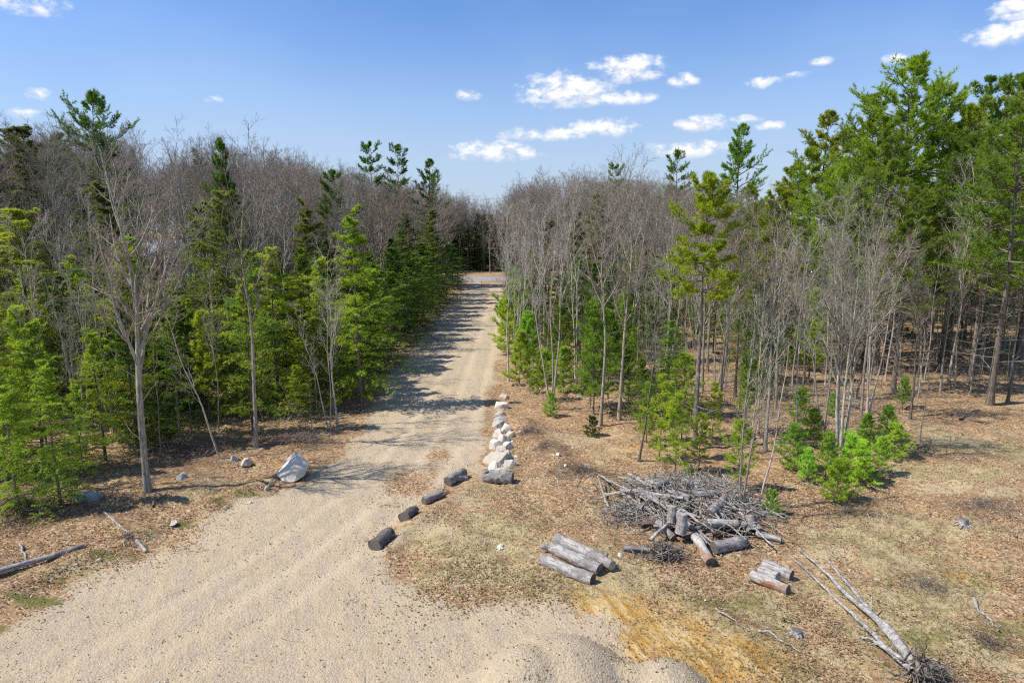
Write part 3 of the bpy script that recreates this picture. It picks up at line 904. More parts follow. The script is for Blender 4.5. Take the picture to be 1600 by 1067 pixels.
MARKS = [('behind the low-forking tree', spot(235, 690)), ('behind the two round stones', spot(385, 660)), ('by the white birches', spot(510, 630)), ('behind the driveway hemlocks', np.array([-16., 62])), ('behind the driveway hemlocks', np.array([-16., 85])),
         ('before the grey house', np.array([-42., 85])), ('under the tall dark pine', np.array([-43., 72])), ('near the paved road, hemlock side', np.array([-22., 118])), ('around the yellow-green hemlock', spot(40, 600)),
         ('around the fan-shaped tree', spot(1312, 680)), ('behind the brush pile', spot(1090, 680)), ('beyond the boulder row', np.array([4., 50])), ('beyond the boulder row', np.array([5., 70])), ('by the stout straight trunk', spot(970, 630)),
         ('under the layered pine stand', np.array([32., 58])), ('under the layered pine stand', np.array([45., 70])), ('deep behind the slim yellow-green pine', np.array([18., 75])), ('by the pale-trunked pine', spot(1546, 620)), ('near the paved road, boulder-row side', np.array([16., 115]))]
def near_mark(x, y):
    return min(MARKS, key=lambda m: (m[1][0] - x) ** 2 + (m[1][1] - y) ** 2)[0]


# ---- trees that the photograph lets one single out: base pixel, row of the top
def tree_at(kind, name, label, cat, group, px, py, top, **k):
    p = G(px, py)
    return plant(kind, name, label, cat, group, p[0], p[1], max(1.0, top_height(p[1], top) - H(p[0], p[1])), **k)

BW, PW = 'wood beside the lone white boulder', 'wood behind the brush pile'
T = tree_at
T('wide', 'bare_tree', 'large bare grey tree forking low at the edge of the gravel', 'tree', None, 231, 768, 222, rz=4.4)
T('bare', 'bare_tree', 'straight bare grey tree rising behind the two small round stones', 'tree', None, 400, 698, 250, var=1, rz=.4)
T('sapling', 'bare_sapling', 'thin pale leaning sapling beside the two small round stones', 'sapling', None, 344, 716, 470, var=4, rz=0, tilt=(0, -.22))
T('pale', 'birch_tree', 'slender white-barked birch before the lime green conifer', 'tree', None, 527, 664, 385, var=1, rz=1.0)
T('pale', 'birch_tree', 'twin-stemmed white birch beside the driveway hemlocks', 'tree', None, 515, 672, 430, var=2, rz=.2)
T('bare', 'bare_tree', 'dark bare tree leaning over the bright young conifers', 'tree', None, 52, 640, 300, var=7, tilt=(0, -.12))
T('sapling', 'bare_sapling', 'short snapped-looking grey sapling standing before the birches', 'sapling', None, 487, 672, 590, var=3)
T('hemlock', 'young_hemlock', 'small bright green hemlock standing behind the lone white boulder', 'tree', None, 466, 655, 570, var=3, color=G_LIME)
T('hemlock', 'conifer_tree', 'tall narrow lime green conifer rising above the driveway hemlocks', 'tree', None, 566, 640, 318, var=1, color=(.38, .50, .06), wide=.95)
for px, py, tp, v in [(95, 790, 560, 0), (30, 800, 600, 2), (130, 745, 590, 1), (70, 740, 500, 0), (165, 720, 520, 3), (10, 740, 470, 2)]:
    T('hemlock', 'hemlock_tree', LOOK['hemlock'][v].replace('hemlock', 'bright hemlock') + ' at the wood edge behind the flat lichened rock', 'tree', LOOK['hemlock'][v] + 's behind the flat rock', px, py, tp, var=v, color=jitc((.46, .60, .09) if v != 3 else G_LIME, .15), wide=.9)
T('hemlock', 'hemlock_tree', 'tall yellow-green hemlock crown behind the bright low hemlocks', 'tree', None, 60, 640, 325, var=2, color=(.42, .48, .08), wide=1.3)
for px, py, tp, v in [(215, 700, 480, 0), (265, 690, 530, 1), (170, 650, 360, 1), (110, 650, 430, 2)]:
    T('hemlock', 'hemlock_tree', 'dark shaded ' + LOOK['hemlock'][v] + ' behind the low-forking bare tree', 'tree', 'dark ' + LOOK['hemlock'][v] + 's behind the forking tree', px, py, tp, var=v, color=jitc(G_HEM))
# hemlocks lining the driveway
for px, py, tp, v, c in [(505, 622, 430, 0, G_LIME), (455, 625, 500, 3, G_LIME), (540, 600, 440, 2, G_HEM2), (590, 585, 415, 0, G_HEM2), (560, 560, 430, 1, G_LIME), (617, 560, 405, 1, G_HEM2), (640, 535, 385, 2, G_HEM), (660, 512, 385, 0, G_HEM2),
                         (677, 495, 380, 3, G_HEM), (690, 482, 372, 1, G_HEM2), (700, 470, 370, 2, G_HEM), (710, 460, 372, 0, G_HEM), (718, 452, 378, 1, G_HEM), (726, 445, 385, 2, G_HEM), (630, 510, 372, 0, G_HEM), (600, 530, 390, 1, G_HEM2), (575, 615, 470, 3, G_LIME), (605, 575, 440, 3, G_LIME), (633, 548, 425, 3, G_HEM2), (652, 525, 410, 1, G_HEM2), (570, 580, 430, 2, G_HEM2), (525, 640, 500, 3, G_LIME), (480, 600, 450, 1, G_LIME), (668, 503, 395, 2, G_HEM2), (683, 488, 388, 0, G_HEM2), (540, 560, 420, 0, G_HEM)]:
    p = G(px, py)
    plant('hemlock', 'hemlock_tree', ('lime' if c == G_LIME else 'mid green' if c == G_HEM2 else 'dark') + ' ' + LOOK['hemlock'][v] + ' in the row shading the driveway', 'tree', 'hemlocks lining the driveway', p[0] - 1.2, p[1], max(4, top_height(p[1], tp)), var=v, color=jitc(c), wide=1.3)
# wood behind the brush pile
T('pale', 'bare_tree', 'clump of three pale straight stems beyond the boulder row', 'tree', None, 862, 640, 290, var=0, rz=.3)
T('bare', 'bare_tree', 'straight bare trunk beside the small round green bush', 'tree', None, 938, 664, 300, var=1)
T('bare', 'bare_tree', 'stout straight bare trunk between the boulder row and the brush pile', 'tree', None, 967, 656, 262, var=0)
T('bare', 'bare_tree', 'dark leaning bare tree rising just behind the brush pile', 'tree', None, 998, 718, 460, var=7, rz=0, tilt=(0, .14))
T('pine', 'pine_tree', 'slim pine with a yellow-green crown rising behind the brush pile', 'tree', None, 1085, 700, 280, var=5, color=(.38, .45, .045))
T('pale', 'bare_tree', 'pale twin-stemmed bare tree just behind the brush pile', 'tree', None, 1156, 795, 430, var=2, rz=1.4)
T('sapling', 'bare_sapling', 'pale crooked leaning tree beside the pile of logs and brush', 'tree', None, 1184, 795, 520, var=4, rz=0, tilt=(0, .2))
T('vase', 'bare_tree', 'pale many-stemmed bare tree with a broad fan of branches above the green bushes', 'tree', None, 1312, 712, 305, rz=.6)
T('bare', 'bare_tree', 'straight bare tree beside the bleached driftwood branch', 'tree', None, 1422, 655, 380, var=7)
T('bare', 'bare_tree', 'slim grey tree right behind the broad fan-shaped tree', 'tree', None, 1345, 655, 350, var=1)
T('sapling', 'bare_sapling', 'small dark sapling beside the bleached driftwood branch', 'sapling', None, 1438, 690, 560, var=2)
T('pine', 'pine_tree', 'tall pine with a long pale bare trunk standing at the clearing', 'tree', None, 1546, 632, 130, var=1, color=G_PINE)
T('bare', 'bare_tree', 'bent grey tree curving at its foot near the tall pale-trunked pine', 'tree', None, 1574, 628, 330, var=7, tilt=(0, -.08))
for px, py, tp, v in [(795, 596, 330, 1), (806, 585, 340, 2), (812, 560, 320, 1), (803, 545, 330, 0), (820, 575, 320, 2), (828, 555, 315, 1), (840, 590, 330, 1), (795, 520, 325, 1), (793, 490, 330, 1), (900, 600, 300, 2), (880, 585, 300, 1)]:
    T('pale', 'bare_tree', LOOK['pale'][v] + ' at the driveway edge beyond the boulder row', 'tree', LOOK['pale'][v] + 's at the driveway edge', px, py, tp, var=v)
for px, py, tp, v, c in [(795, 555, 470, 0, G_LIME), (803, 535, 440, 2, G_LIME), (800, 510, 430, 1, G_HEM2), (812, 600, 520, 0, G_LIME), (825, 590, 490, 2, G_YP)]:
    T('young_pine', 'young_conifer', 'bright green young conifer at the driveway edge beyond the boulder row', 'tree', 'young conifers at the driveway edge', px, py, tp, var=v, color=jitc(c))
# big pines of the right-hand wood (px of trunk, distance, top row)
for px, Y, tp, v, w, c in [(1385, 58, 98, 2, 1.15, G_PINE2), (1330, 62, 150, 0, 1, G_PINE2), (1268, 66, 178, 0, 1.1, G_PINE2), (1440, 60, 140, 1, 1, G_PINE), (1500, 64, 126, 0, 1, G_PINE), (1590, 54, 115, 2, 1, G_PINE2), (1640, 60, 130, 0, 1, G_PINE),
                           (1370, 50, 210, 1, 1, G_PINE), (1470, 52, 215, 2, 1, G_PINE), (1540, 72, 120, 0, 1, G_PINE), (1570, 80, 130, 1, 1, G_PINE), (1420, 76, 130, 0, 1, G_PINE), (1300, 80, 215, 1, 1, G_PINE), (1225, 70, 262, 3, 1.1, G_PINE2), (1520, 47, 260, 3, 1, G_PINE), (1400, 44, 300, 3, 1, G_PINE), (1245, 55, 235, 0, 1, G_PINE2), (1195, 52, 300, 3, 1.1, G_PINE2), (1160, 58, 295, 2, .8, G_PINE2), (1290, 50, 262, 2, .9, G_PINE2), (1350, 54, 185, 0, 1, G_PINE2), (1480, 57, 165, 2, 1, G_PINE2), (1555, 50, 190, 0, 1, G_PINE2)]:
    x = (px - 800) / FPX * Y * 1.02
    plant('pine', 'pine_tree', LOOK['pine'][v] + (' at the front' if Y < 55 else ' in the middle' if Y < 70 else ' at the back') + ' of the layered pine stand', 'tree', 'pines of the layered stand: ' + LOOK['pine'][v], x, Y, top_height(Y, tp), var=v, color=jitc(c), wide=w)
for px, Y, tp, v, lab in [(1140, 88, 198, 0, 'broad pine standing above the bare trees next to the pine stand'), (1042, 105, 238, 4, 'flat-topped pine showing above the bare canopy'), (955, 120, 258, 1, 'small pointed conifer top poking through the bare canopy'),
                     (186, 75, 148, 2, 'tall dark pine standing clear above the bare wood behind the boulder'), (590, 118, 226, 4, 'dark layered pine, larger of the pair above the driveway hemlocks'), (634, 120, 230, 4, 'dark layered pine with flat top next to the larger one'), (678, 122, 252, 0, 'dark ragged pine at the end of the row of pines above the driveway'),
                     (365, 62, 224, 3, 'narrow dark spire conifer among bare treetops beside the house'), (530, 70, 270, 3, 'dark narrow conifer among bare trees near the lime green conifer')]:
    x = (px - 800) / FPX * Y * 1.02
    plant('pine', 'pine_tree', lab, 'tree', None, x, Y, top_height(Y, tp), var=v, color=jitc((.15, .25, .05) if px < 700 else G_PINE, .1), wide=.95 if px != 365 else .6)
for px, Y, tp in [(20, 66, 205), (85, 70, 195), (-40, 62, 190), (120, 80, 210), (60, 90, 200), (330, 90, 232)]:
    x = (px - 800) / FPX * Y * 1.02
    plant('hemlock', 'conifer_tree', 'dull olive conifer among bare treetops on the skyline near the tall dark pine', 'tree', 'skyline conifers near the tall dark pine', x, Y, top_height(Y, tp), color=jitc((.16, .175, .065)), wide=.9)
# young green growth on the woodland floor
for px, py, tp, v, c in [(1262, 752, 702, 0, G_YP), (1308, 782, 722, 1, G_LIME), (1345, 758, 692, 0, G_LIME), (1375, 742, 684, 2, G_YP), (1290, 745, 676, 2, G_YP), (1325, 745, 682, 1, G_YP), (1240, 735, 665, 0, G_HEM2), (1395, 715, 664, 1, G_YP), (1385, 690, 634, 2, G_HEM2), (1350, 700, 648, 0, G_YP), (1270, 700, 640, 2, G_HEM2)]:
    T('young_pine', 'young_pine', ['conical', 'squat', 'tall'][v] + (' lime' if c == G_LIME else ' dark green' if c == G_HEM2 else ' bright green') + ' young pine in the thicket around the fan-shaped tree', 'tree', ['conical', 'squat', 'tall'][v] + ' young pines around the fan-shaped tree', px, py, tp, var=v, color=jitc(tuple(k * 1.2 for k in c)), wide=1.25)
for px, py, tp, v, c in [(1055, 745, 620, 0, G_LIME), (1092, 735, 650, 1, G_LIME), (1030, 722, 590, 0, G_LIME), (1153, 770, 660, 1, G_LIME), (1065, 690, 560, 1, G_LIME), (1010, 690, 600, 0, G_YP), (1112, 690, 600, 0, G_LIME)]:
    T('wispy', 'young_pine', ['wispy yellow-green young pine', 'thin high-crowned yellow-green young pine'][v % 2] + ' just behind the brush pile', 'tree', ['wispy', 'thin'][v % 2] + ' young pines behind the brush pile', px, py, tp, var=v, color=jitc(c))
for px, py, tp, v in [(1020, 655, 470, 0), (1045, 640, 500, 2), (1000, 665, 560, 3), (1180, 600, 440, 1), (1190, 620, 500, 0), (870, 560, 420, 1), (905, 555, 400, 3), (950, 560, 410, 0), (985, 545, 400, 2), (1230, 560, 430, 1), (900, 520, 385, 1)]:
    T('hemlock', 'hemlock_tree', LOOK['hemlock'][v] + ' standing green ' + near_mark(*G(px, py)[:2]), 'tree', LOOK['hemlock'][v] + 's standing green ' + near_mark(*G(px, py)[:2]), px, py, tp, var=v, color=jitc(G_HEM2 if v != 1 else G_HEM, .25))
T('young_pine', 'green_bush', 'small round green bush at the foot of the straight bare trunk', 'bush', None, 925, 682, 652, var=1, color=(.07, .13, .02), wide=1.2)
for px, py, tp, v in [(1205, 805, 782, 1), (1075, 765, 735, 1), (1300, 650, 615, 0), (1250, 660, 610, 1), (880, 615, 545, 0), (850, 600, 550, 1), (860, 650, 615, 1), (835, 615, 580, 0), (1410, 640, 590, 2)]:
    T('young_pine', 'green_bush', 'low green seedling pine on the leafy floor of the ' + PW, 'bush', 'seedling pines on the leafy floor', px, py, tp, var=v, color=jitc(G_YP))

# ---- the woods around them
SKY = np.array([(-400, 205), (0, 212), (100, 215), (250, 225), (330, 235), (420, 240), (500, 262), (600, 280), (700, 300), (745, 312), (780, 308), (830, 285), (900, 274), (960, 282), (1100, 295), (1190, 320), (1260, 365), (1400, 385), (1600, 390), (2000, 390)], float)
def skyline(px):
    return np.interp(px, SKY[:, 0], SKY[:, 1])


def wood(n, test, kind, mind, name, label, cat, group, hr, tries=40, color=None, cap=True, wide=1.0, maxY=150, minY=26):
    c = 0
    for _ in range(n * tries):
        if c >= n: break
        Y = minY + (maxY - minY) * random.random() ** 1.25
        px = random.uniform(-160, 1760)
        x = (px - 800) / FPX * Y * 1.02
        if not test(x, Y, px) or not clear_of(x, Y, mind): continue
        h = random.uniform(*hr)
        if cap:
            th = top_height(Y, skyline(px) + abs(random.gauss(0, 20)) - 2)
            h = min(max(th, 9), 23) if kind == 'bare' else min(h, th)
        if h < 2.5: continue
        if kind == 'hemlock' and px < 130 and Y < 52: continue
        if kind == 'bare' and px < 640 and Y < 50 and random.random() < .6: continue
        if kind == 'hemlock' and 225 < px < 325 and Y < 110 and to_px(x, Y, h)[1] < 420: continue
        v = random.randrange(len(PROTO[kind]))
        if kind == 'pine': v = v % 4
        lab, grp = LOOK[kind][v] + ' ' + near_mark(x, Y), group
        cc = None
        if color:
            k = random.choice(color); cc = jitc(k)
            if kind == 'hemlock':
                lab = {G_HEM: 'dark green ', G_HEM2: 'mid green ', G_LIME: 'lime green ', G_OLIVE: 'tall olive '}[k] + lab
        plant(kind, name, lab, cat, lab + 's', x, Y, h, var=v, color=cc, wide=wide)
        c += 1


_edgeL = np.array([W(*p)[:2] for p in [(-300, 900), (-60, 800), (60, 765), (180, 735), (330, 700), (440, 675), (520, 660), (560, 632), (590, 590), (640, 535), (690, 480), (730, 440)]])
def left_wood(x, y, px):
    lim = np.interp(y, _edgeL[:, 1], _edgeL[:, 0])
    if 236 < px < 312 and y > 62: return False
    return x < lim - .8 and y > np.interp(px, [-300, 0, 200, 400, 560], [24, 27, 29, 31, 34])
_front = [(780, 610), (800, 606), (860, 640), (950, 660), (1080, 690), (1200, 735), (1260, 700), (1400, 660), (1470, 625), (1620, 622), (1800, 622)]
def right_wood(x, y, px):
    fy = W(px, np.interp(px, [a for a, b in _front], [b for a, b in _front]))[1]
    return x > .4 and y > fy + .5 and y < 133 and px > 786

BG = 'bare trees in the ' + BW; RG = 'bare trees in the ' + PW
wood(122, left_wood, 'bare', 1.9, 'bare_tree', 'bare grey hardwood tree in the ' + BW, 'tree', BG, (12.5, 18), maxY=132)
wood(122, right_wood, 'bare', 1.6, 'bare_tree', 'bare grey hardwood tree in the ' + PW, 'tree', RG, (12.5, 18), maxY=132, minY=32)
wood(22, lambda x, y, p: right_wood(x, y, p) and p > 1220, 'pale', 1.2, 'bare_tree', '', 'tree', '', (8, 15), maxY=58, minY=33, cap=False)
wood(26, right_wood, 'pale', 1.5, 'bare_tree', 'slim pale-barked bare tree in the ' + PW, 'tree', 'slim pale trees in the ' + PW, (8, 14), maxY=75, minY=30)
wood(22, left_wood, 'pale', 1.5, 'bare_tree', 'slim pale-barked bare tree in the ' + BW, 'tree', 'slim pale trees in the ' + BW, (8, 14), maxY=80)
wood(72, left_wood, 'hemlock', 1.7, 'hemlock_tree', 'green hemlock under the bare trees in the ' + BW, 'tree', 'hemlocks in the ' + BW, (4.5, 10), color=[G_HEM, G_HEM2, G_HEM2, G_LIME, G_LIME], maxY=95, wide=.9)
wood(34, lambda x, y, p: right_wood(x, y, p) and p < 1250 and y > 48, 'hemlock', 1.8, 'hemlock_tree', 'green hemlock under the bare trees in the ' + PW, 'tree', 'hemlocks in the ' + PW, (4, 9), color=[G_HEM, G_HEM2, G_HEM2], maxY=110, minY=48)
wood(26, lambda x, y, p: right_wood(x, y, p) and p > 1180 and y > 46, 'hemlock', 2, 'hemlock_tree', 'dark hemlock among the trunks of the pine stand', 'tree', 'dark hemlocks in the pine stand', (5, 10), color=[G_HEM], maxY=100, minY=46)
wood(18, lambda x, y, p: right_wood(x, y, p) and p > 1260 and y > 62, 'pine', 3, 'pine_tree', 'tall white pine with layered boughs in the stand behind the clearing', 'tree', 'tall pines behind the clearing', (18, 23), color=[G_PINE], cap=False, maxY=125, minY=62)
wood(30, lambda x, y, p: left_wood(x, y, p) and y > 42, 'hemlock', 1.6, 'hemlock_tree', '', 'tree', '', (11, 15), color=[G_OLIVE], maxY=105, minY=42, wide=.95)
wood(14, lambda x, y, p: right_wood(x, y, p) and y > 55, 'hemlock', 1.6, 'hemlock_tree', '', 'tree', '', (10, 14), color=[G_OLIVE], maxY=105, minY=55, wide=.9)
wood(13, lambda x, y, p: left_wood(x, y, p) and p > 120, 'hemlock', 1.4, 'hemlock_tree', '', 'tree', '', (6.5, 11), color=[G_LIME, G_HEM2], maxY=52, minY=31, wide=.8)
wood(46, left_wood, 'mid_pine', 1.5, 'young_pine', '', 'tree', '', (3.5, 8), color=[G_YP, G_LIME, G_YP], maxY=62, cap=False)
wood(34, lambda x, y, p: right_wood(x, y, p) and p < 1300 and not (1020 < p < 1150 and y < 52), 'mid_pine', 1.5, 'young_pine', '', 'tree', '', (3, 7), color=[G_YP, G_LIME, G_HEM2], maxY=75, minY=34, cap=False)
wood(90, left_wood, 'sapling', 1.0, 'bare_sapling', 'thin bare sapling in the ' + BW, 'sapling', 'saplings in the ' + BW, (4, 8), maxY=62, cap=False)
wood(120, right_wood, 'sapling', 1.0, 'bare_sapling', 'thin bare sapling in the ' + PW, 'sapling', 'saplings in the ' + PW, (3.5, 8), maxY=70, cap=False)


# trees beyond the road and deep in the woods: one far mass
def far_wood():
    pcol = bpy.data.collections.new('far_tree_kinds')
    for i, (k, v, c) in enumerate([('bare', 1, None), ('bare', 2, None), ('bare', 6, None), ('hemlock', 0, G_HEM), ('pine', 1, G_PINE)]):
        hh, tr, cr = PROTO[k][v]
        # join trunk and crown meshes for the far mass
        mb = MB(); mats = [M['needles_far'] if m == M['needles'] else m for m in cr.materials]
        for me in (tr, cr):
            co = np.empty(len(me.vertices) * 3, np.float32); me.vertices.foreach_get('co', co)
            ls = np.empty(len(me.polygons), np.int32); me.polygons.foreach_get('loop_total', ls)
            vi = np.empty(len(me.loops), np.int32); me.loops.foreach_get('vertex_index', vi)
            mi = np.empty(len(me.polygons), np.int32); me.polygons.foreach_get('material_index', mi)
            st = np.concatenate([[0], np.cumsum(ls)[:-1]])
            base = mb.n; first = True
            for n in np.unique(ls):
                for m in np.unique(mi[ls == n]):
                    s = st[(ls == n) & (mi == m)]
                    f = vi[s[:, None] + np.arange(n)[None]]
                    if first:
                        mb.add(co.reshape(-1, 3), f, int(m)); first = False
                    else:
                        mb.f.append((f + base, int(m)))
        o = bpy.data.objects.new('far_tree_%d' % i, mb.mesh('far_tree', mats))
        if c: o.color = tuple(c) + (1,)
        o['hh'] = hh
        pcol.objects.link(o)
    hs = [14, 14, 14, 10, 21]
    pts, scl, rot, idx = [], [], [], []
    r = random.Random(5)
    for it in range(2600):
        y = r.uniform(50, 215); px = r.uniform(-260, 1900) if it > 160 else r.uniform(640, 860)
        if it <= 160: y = r.uniform(157, 195)
        x = (px - 800) / FPX * y
        ok = (y > 153) or (left_wood(x, y, px) and y > 60 and y < 133) or (right_wood(x, y, px) and y > 60)
        if not ok: continue
        if y > 153 and y < 163 and abs(x) < 14: continue
        if 236 < px < 312 and y < 150: continue
        if any((x - a) ** 2 + (y - b) ** 2 < 3.2 for a, b in PLACED): continue
        k = r.choice([0, 1, 2, 0, 1, 2, 3, 3]) if y < 150 else (r.choice([0, 1, 2, 0, 1, 2, 0, 1, 3]) if it > 160 else r.choice([0, 1, 2, 3, 3, 3]))
        h = r.uniform(12, 17) if k < 3 else (r.uniform(6, 10) if k == 3 and y < 150 else r.uniform(9, 14))
        th = top_height(y, skyline(px) + abs(r.gauss(0, 16)) + 1)
        h = min(max(th, 9), 24) if k < 3 else min(h, th)
        if h < 4: continue
        pts.append((x, y, 0)); s = h / hs[k]; scl.append((s, s, s)); rot.append((0, 0, r.uniform(0, 6.28))); idx.append(k)
    me = bpy.data.meshes.new('far_woods'); me.from_pydata(pts, [], [])
    for nm, ty, arr, key in (('scl', 'FLOAT_VECTOR', scl, 'vector'), ('rot', 'FLOAT_VECTOR', rot, 'vector')):
        a = me.attributes.new(nm, ty, 'POINT'); a.data.foreach_set(key, np.array(arr, np.float32).ravel())
    a = me.attributes.new('idx', 'INT', 'POINT'); a.data.foreach_set('value', np.array(idx, np.int32))
    o = obj('far_woods', me)
    tag(o, 'distant mixed woods of bare trees and conifers beyond the paved road', 'woods', None, 'stuff')
    ng = bpy.data.node_groups.new('far_woods', 'GeometryNodeTree')
    ng.interface.new_socket('Geometry', in_out='INPUT', socket_type='NodeSocketGeometry')
    ng.interface.new_socket('Geometry', in_out='OUTPUT', socket_type='NodeSocketGeometry')
    N, Lk = ng.nodes, ng.links
    gi, go = N.new('NodeGroupInput'), N.new('NodeGroupOutput')
    ci = N.new('GeometryNodeCollectionInfo'); ci.inputs[0].default_value = pcol; ci.inputs[1].default_value = True; ci.inputs[2].default_value = True
    ip = N.new('GeometryNodeInstanceOnPoints'); ip.inputs['Pick Instance'].default_value = True
    def na(nm, ty):
        n = N.new('GeometryNodeInputNamedAttribute'); n.data_type = ty; n.inputs[0].default_value = nm; return n.outputs[0]
    Lk.new(gi.outputs[0], ip.inputs['Points']); Lk.new(ci.outputs[0], ip.inputs['Instance'])
    Lk.new(na('idx', 'INT'), ip.inputs['Instance Index']); Lk.new(na('rot', 'FLOAT_VECTOR'), ip.inputs['Rotation']); Lk.new(na('scl', 'FLOAT_VECTOR'), ip.inputs['Scale'])
    Lk.new(ip.outputs[0], go.inputs[0])
    md = o.modifiers.new('scatter', 'NODES'); md.node_group = ng
    return len(pts)


far_wood()
T('bare', 'bare_tree', 'dark-trunked bare tree on the verge across the paved road', 'tree', None, 766, 427, 330, var=0)

# ------------------------------------------------------------------ house behind the trees
def box(mb, c, s, m=0, rz=0.0):
    x, y, z = [d / 2 for d in s]
    v = np.array([(a * x, b * y, e * z) for e in (-1, 1) for b in (-1, 1) for a in (-1, 1)])
    if rz:
        v = v @ np.array([[math.cos(rz), math.sin(rz), 0], [-math.sin(rz), math.cos(rz), 0], [0, 0, 1]])
    f = [(0, 2, 3, 1), (4, 5, 7, 6), (0, 1, 5, 4), (2, 6, 7, 3), (0, 4, 6, 2), (1, 3, 7, 5)]
    mb.add(v + np.array(c), f, m)
def box_obj(name, c, s, mat, parent, rz=0.0):
    mb = MB(); box(mb, (0, 0, 0), s, 0, rz)
    return obj(name, mb.mesh(name, [mat], False), parent, c)

hx, hy = (276 - 800) / FPX * 118 * 1.02, 118
house = empty('house', (hx, hy, 0)); house.rotation_euler = (0, 0, .12)
tag(house, 'grey house partly hidden behind the bare trees', 'house')
for i in range(22):
    box_obj('siding_board', (0, 0, .14 + i * .25), (11.0, 7.0, .235), M['siding'], house)
mb = MB()
mb.add([(-5.9, -3.9, 5.62), (5.9, -3.9, 5.62), (5.9, 0, 8.4), (-5.9, 0, 8.4), (-5.9, 3.9, 5.62), (5.9, 3.9, 5.62), (-5.9, -3.9, 5.5), (5.9, -3.9, 5.5), (5.9, 0, 8.2), (-5.9, 0, 8.2), (-5.9, 3.9, 5.5), (5.9, 3.9, 5.5)],
       [(0, 1, 2, 3), (3, 2, 5, 4), (6, 9, 8, 7), (9, 10, 11, 8), (0, 6, 7, 1), (4, 5, 11, 10)], 0)
mb.add([(-5.5, -3.5, 5.55), (-5.5, 3.5, 5.55), (-5.5, 0, 8.1), (5.5, -3.5, 5.55), (5.5, 3.5, 5.55), (5.5, 0, 8.1)], [(0, 2, 1), (3, 4, 5)], 1)
roof = obj('roof', mb.mesh('roof', [M['roofing'], M['siding']], False), house)
box_obj('chimney', (2.2, .4, 8.5), (.8, .8, 1.6), M['rock_grey'], roof)
for wx in (-3.8, -1.4, 1.4, 3.8):
    for wz in (1.6, 4.2):
        if wx == -1.4 and wz < 2: continue
        fr = box_obj('window', (wx, -3.53, wz), (1.1, .1, 1.4), M['trim'], house)
        box_obj('pane', (0, -.04, .33), (.9, .06, .56), M['glass'], fr); box_obj('pane', (0, -.04, -.33), (.9, .06, .56), M['glass'], fr)
dr = box_obj('door', (-1.4, -3.53, 1.1), (1.0, .1, 2.1), M['trim'], house)
box_obj('handle', (.38, -.07, 0), (.06, .06, .14), M['steel'], dr)

# chain between two posts at the end of the driveway
ga = G(752, 448); gb = G(768, 446)
gate = empty('chain_barrier', (ga[0], ga[1], 0)); tag(gate, 'low chain barrier on thin posts across the far end of the driveway', 'barrier')
span = gb[0] - ga[0] + 2.6
for dx in (0, span):
    mb = MB(); tubes(mb, np.array([[(dx, 0, -.1), (dx, 0, .4), (dx, 0, .95)]]), np.full((1, 3), .06), 8)
    mb.add([(dx + .06 * math.cos(a), .06 * math.sin(a), .95) for a in np.arange(8) * math.pi / 4], [tuple(range(8))])
    obj('post', mb.mesh('post', [M['bark_dark']]), gate)
t = np.linspace(0, 1, 20)
mb = MB(); tubes(mb, np.stack([t * span, t * 0, .85 - .25 * 4 * t * (1 - t)], 1)[None], np.full((1, 20), .025), 6)
obj('chain', mb.mesh('chain', [M['steel']]), gate)


# ------------------------------------------------------------------ rocks
def ico(sub):
    import bmesh
    bm = bmesh.new(); bmesh.ops.create_icosphere(bm, subdivisions=sub, radius=1)
    v = np.array([x.co[:] for x in bm.verts]); f = np.array([[x.index for x in q.verts] for q in bm.faces]); bm.free()
    return v, f
ICO4, ICO3 = ico(4), ico(3)
def rock_mesh(size, seed, mat, cuts=11, rough=.02, pts=None):
    """angular, flat-bottomed rock: a bevelled convex hull with fine chips"""
    import bmesh
    r = np.random.default_rng(seed)
    bm = bmesh.new()
    n = 10 + cuts // 2
    d = unit(r.normal(size=(n, 3))) * r.uniform(.78, 1.05, (n, 1))
    d[:, 2] = np.where(d[:, 2] < -.35, -.35 + .1 * (d[:, 2] + .35), d[:, 2])
    ring = np.arange(6) / 6 * 6.283 + r.normal(0, .25, 6)
    low = np.stack([np.cos(ring) * r.uniform(.75, 1, 6), np.sin(ring) * r.uniform(.75, 1, 6), r.uniform(-.45, -.15, 6)], 1)
    for p in (np.concatenate([d, low]) if pts is None else pts):
        bm.verts.new(p)
    res = bmesh.ops.convex_hull(bm, input=bm.verts[:])
    bmesh.ops.delete(bm, geom=[v for v in bm.verts if not v.link_faces], context='VERTS')
    bmesh.ops.dissolve_limit(bm, angle_limit=.22, verts=bm.verts[:], edges=bm.edges[:])
    bmesh.ops.bevel(bm, geom=bm.edges[:], offset=.055, segments=2, affect='EDGES', profile=.6)
    bmesh.ops.triangulate(bm, faces=bm.faces[:])
    bmesh.ops.subdivide_edges(bm, edges=[e for e in bm.edges if e.calc_length() > .16], cuts=2, use_grid_fill=True)
    bmesh.ops.triangulate(bm, faces=bm.faces[:])
    bmesh.ops.recalc_face_normals(bm, faces=bm.faces[:])
    v = np.array([x.co[:] for x in bm.verts]); bm.faces.ensure_lookup_table(); bm.verts.index_update()
    f = np.array([[x.index for x in q.verts] for q in bm.faces]); bm.free()
    w = v.copy()
    for k in range(3):
        a = unit(r.normal(size=(4, 3))) * (4.0 * 2 ** k)
        v = v + unit(w) * (np.sin(w @ a.T + r.uniform(0, 6, 4)).sum(1) * rough / 1.6 ** k)[:, None]
    v = v - (v.max(0) + v.min(0)) / 2
    v = v / np.abs(v).max(0) * np.array(size) / 2
    mb = MB(); mb.add(v, f)
    return mb.mesh('rock', [M[mat]], False)


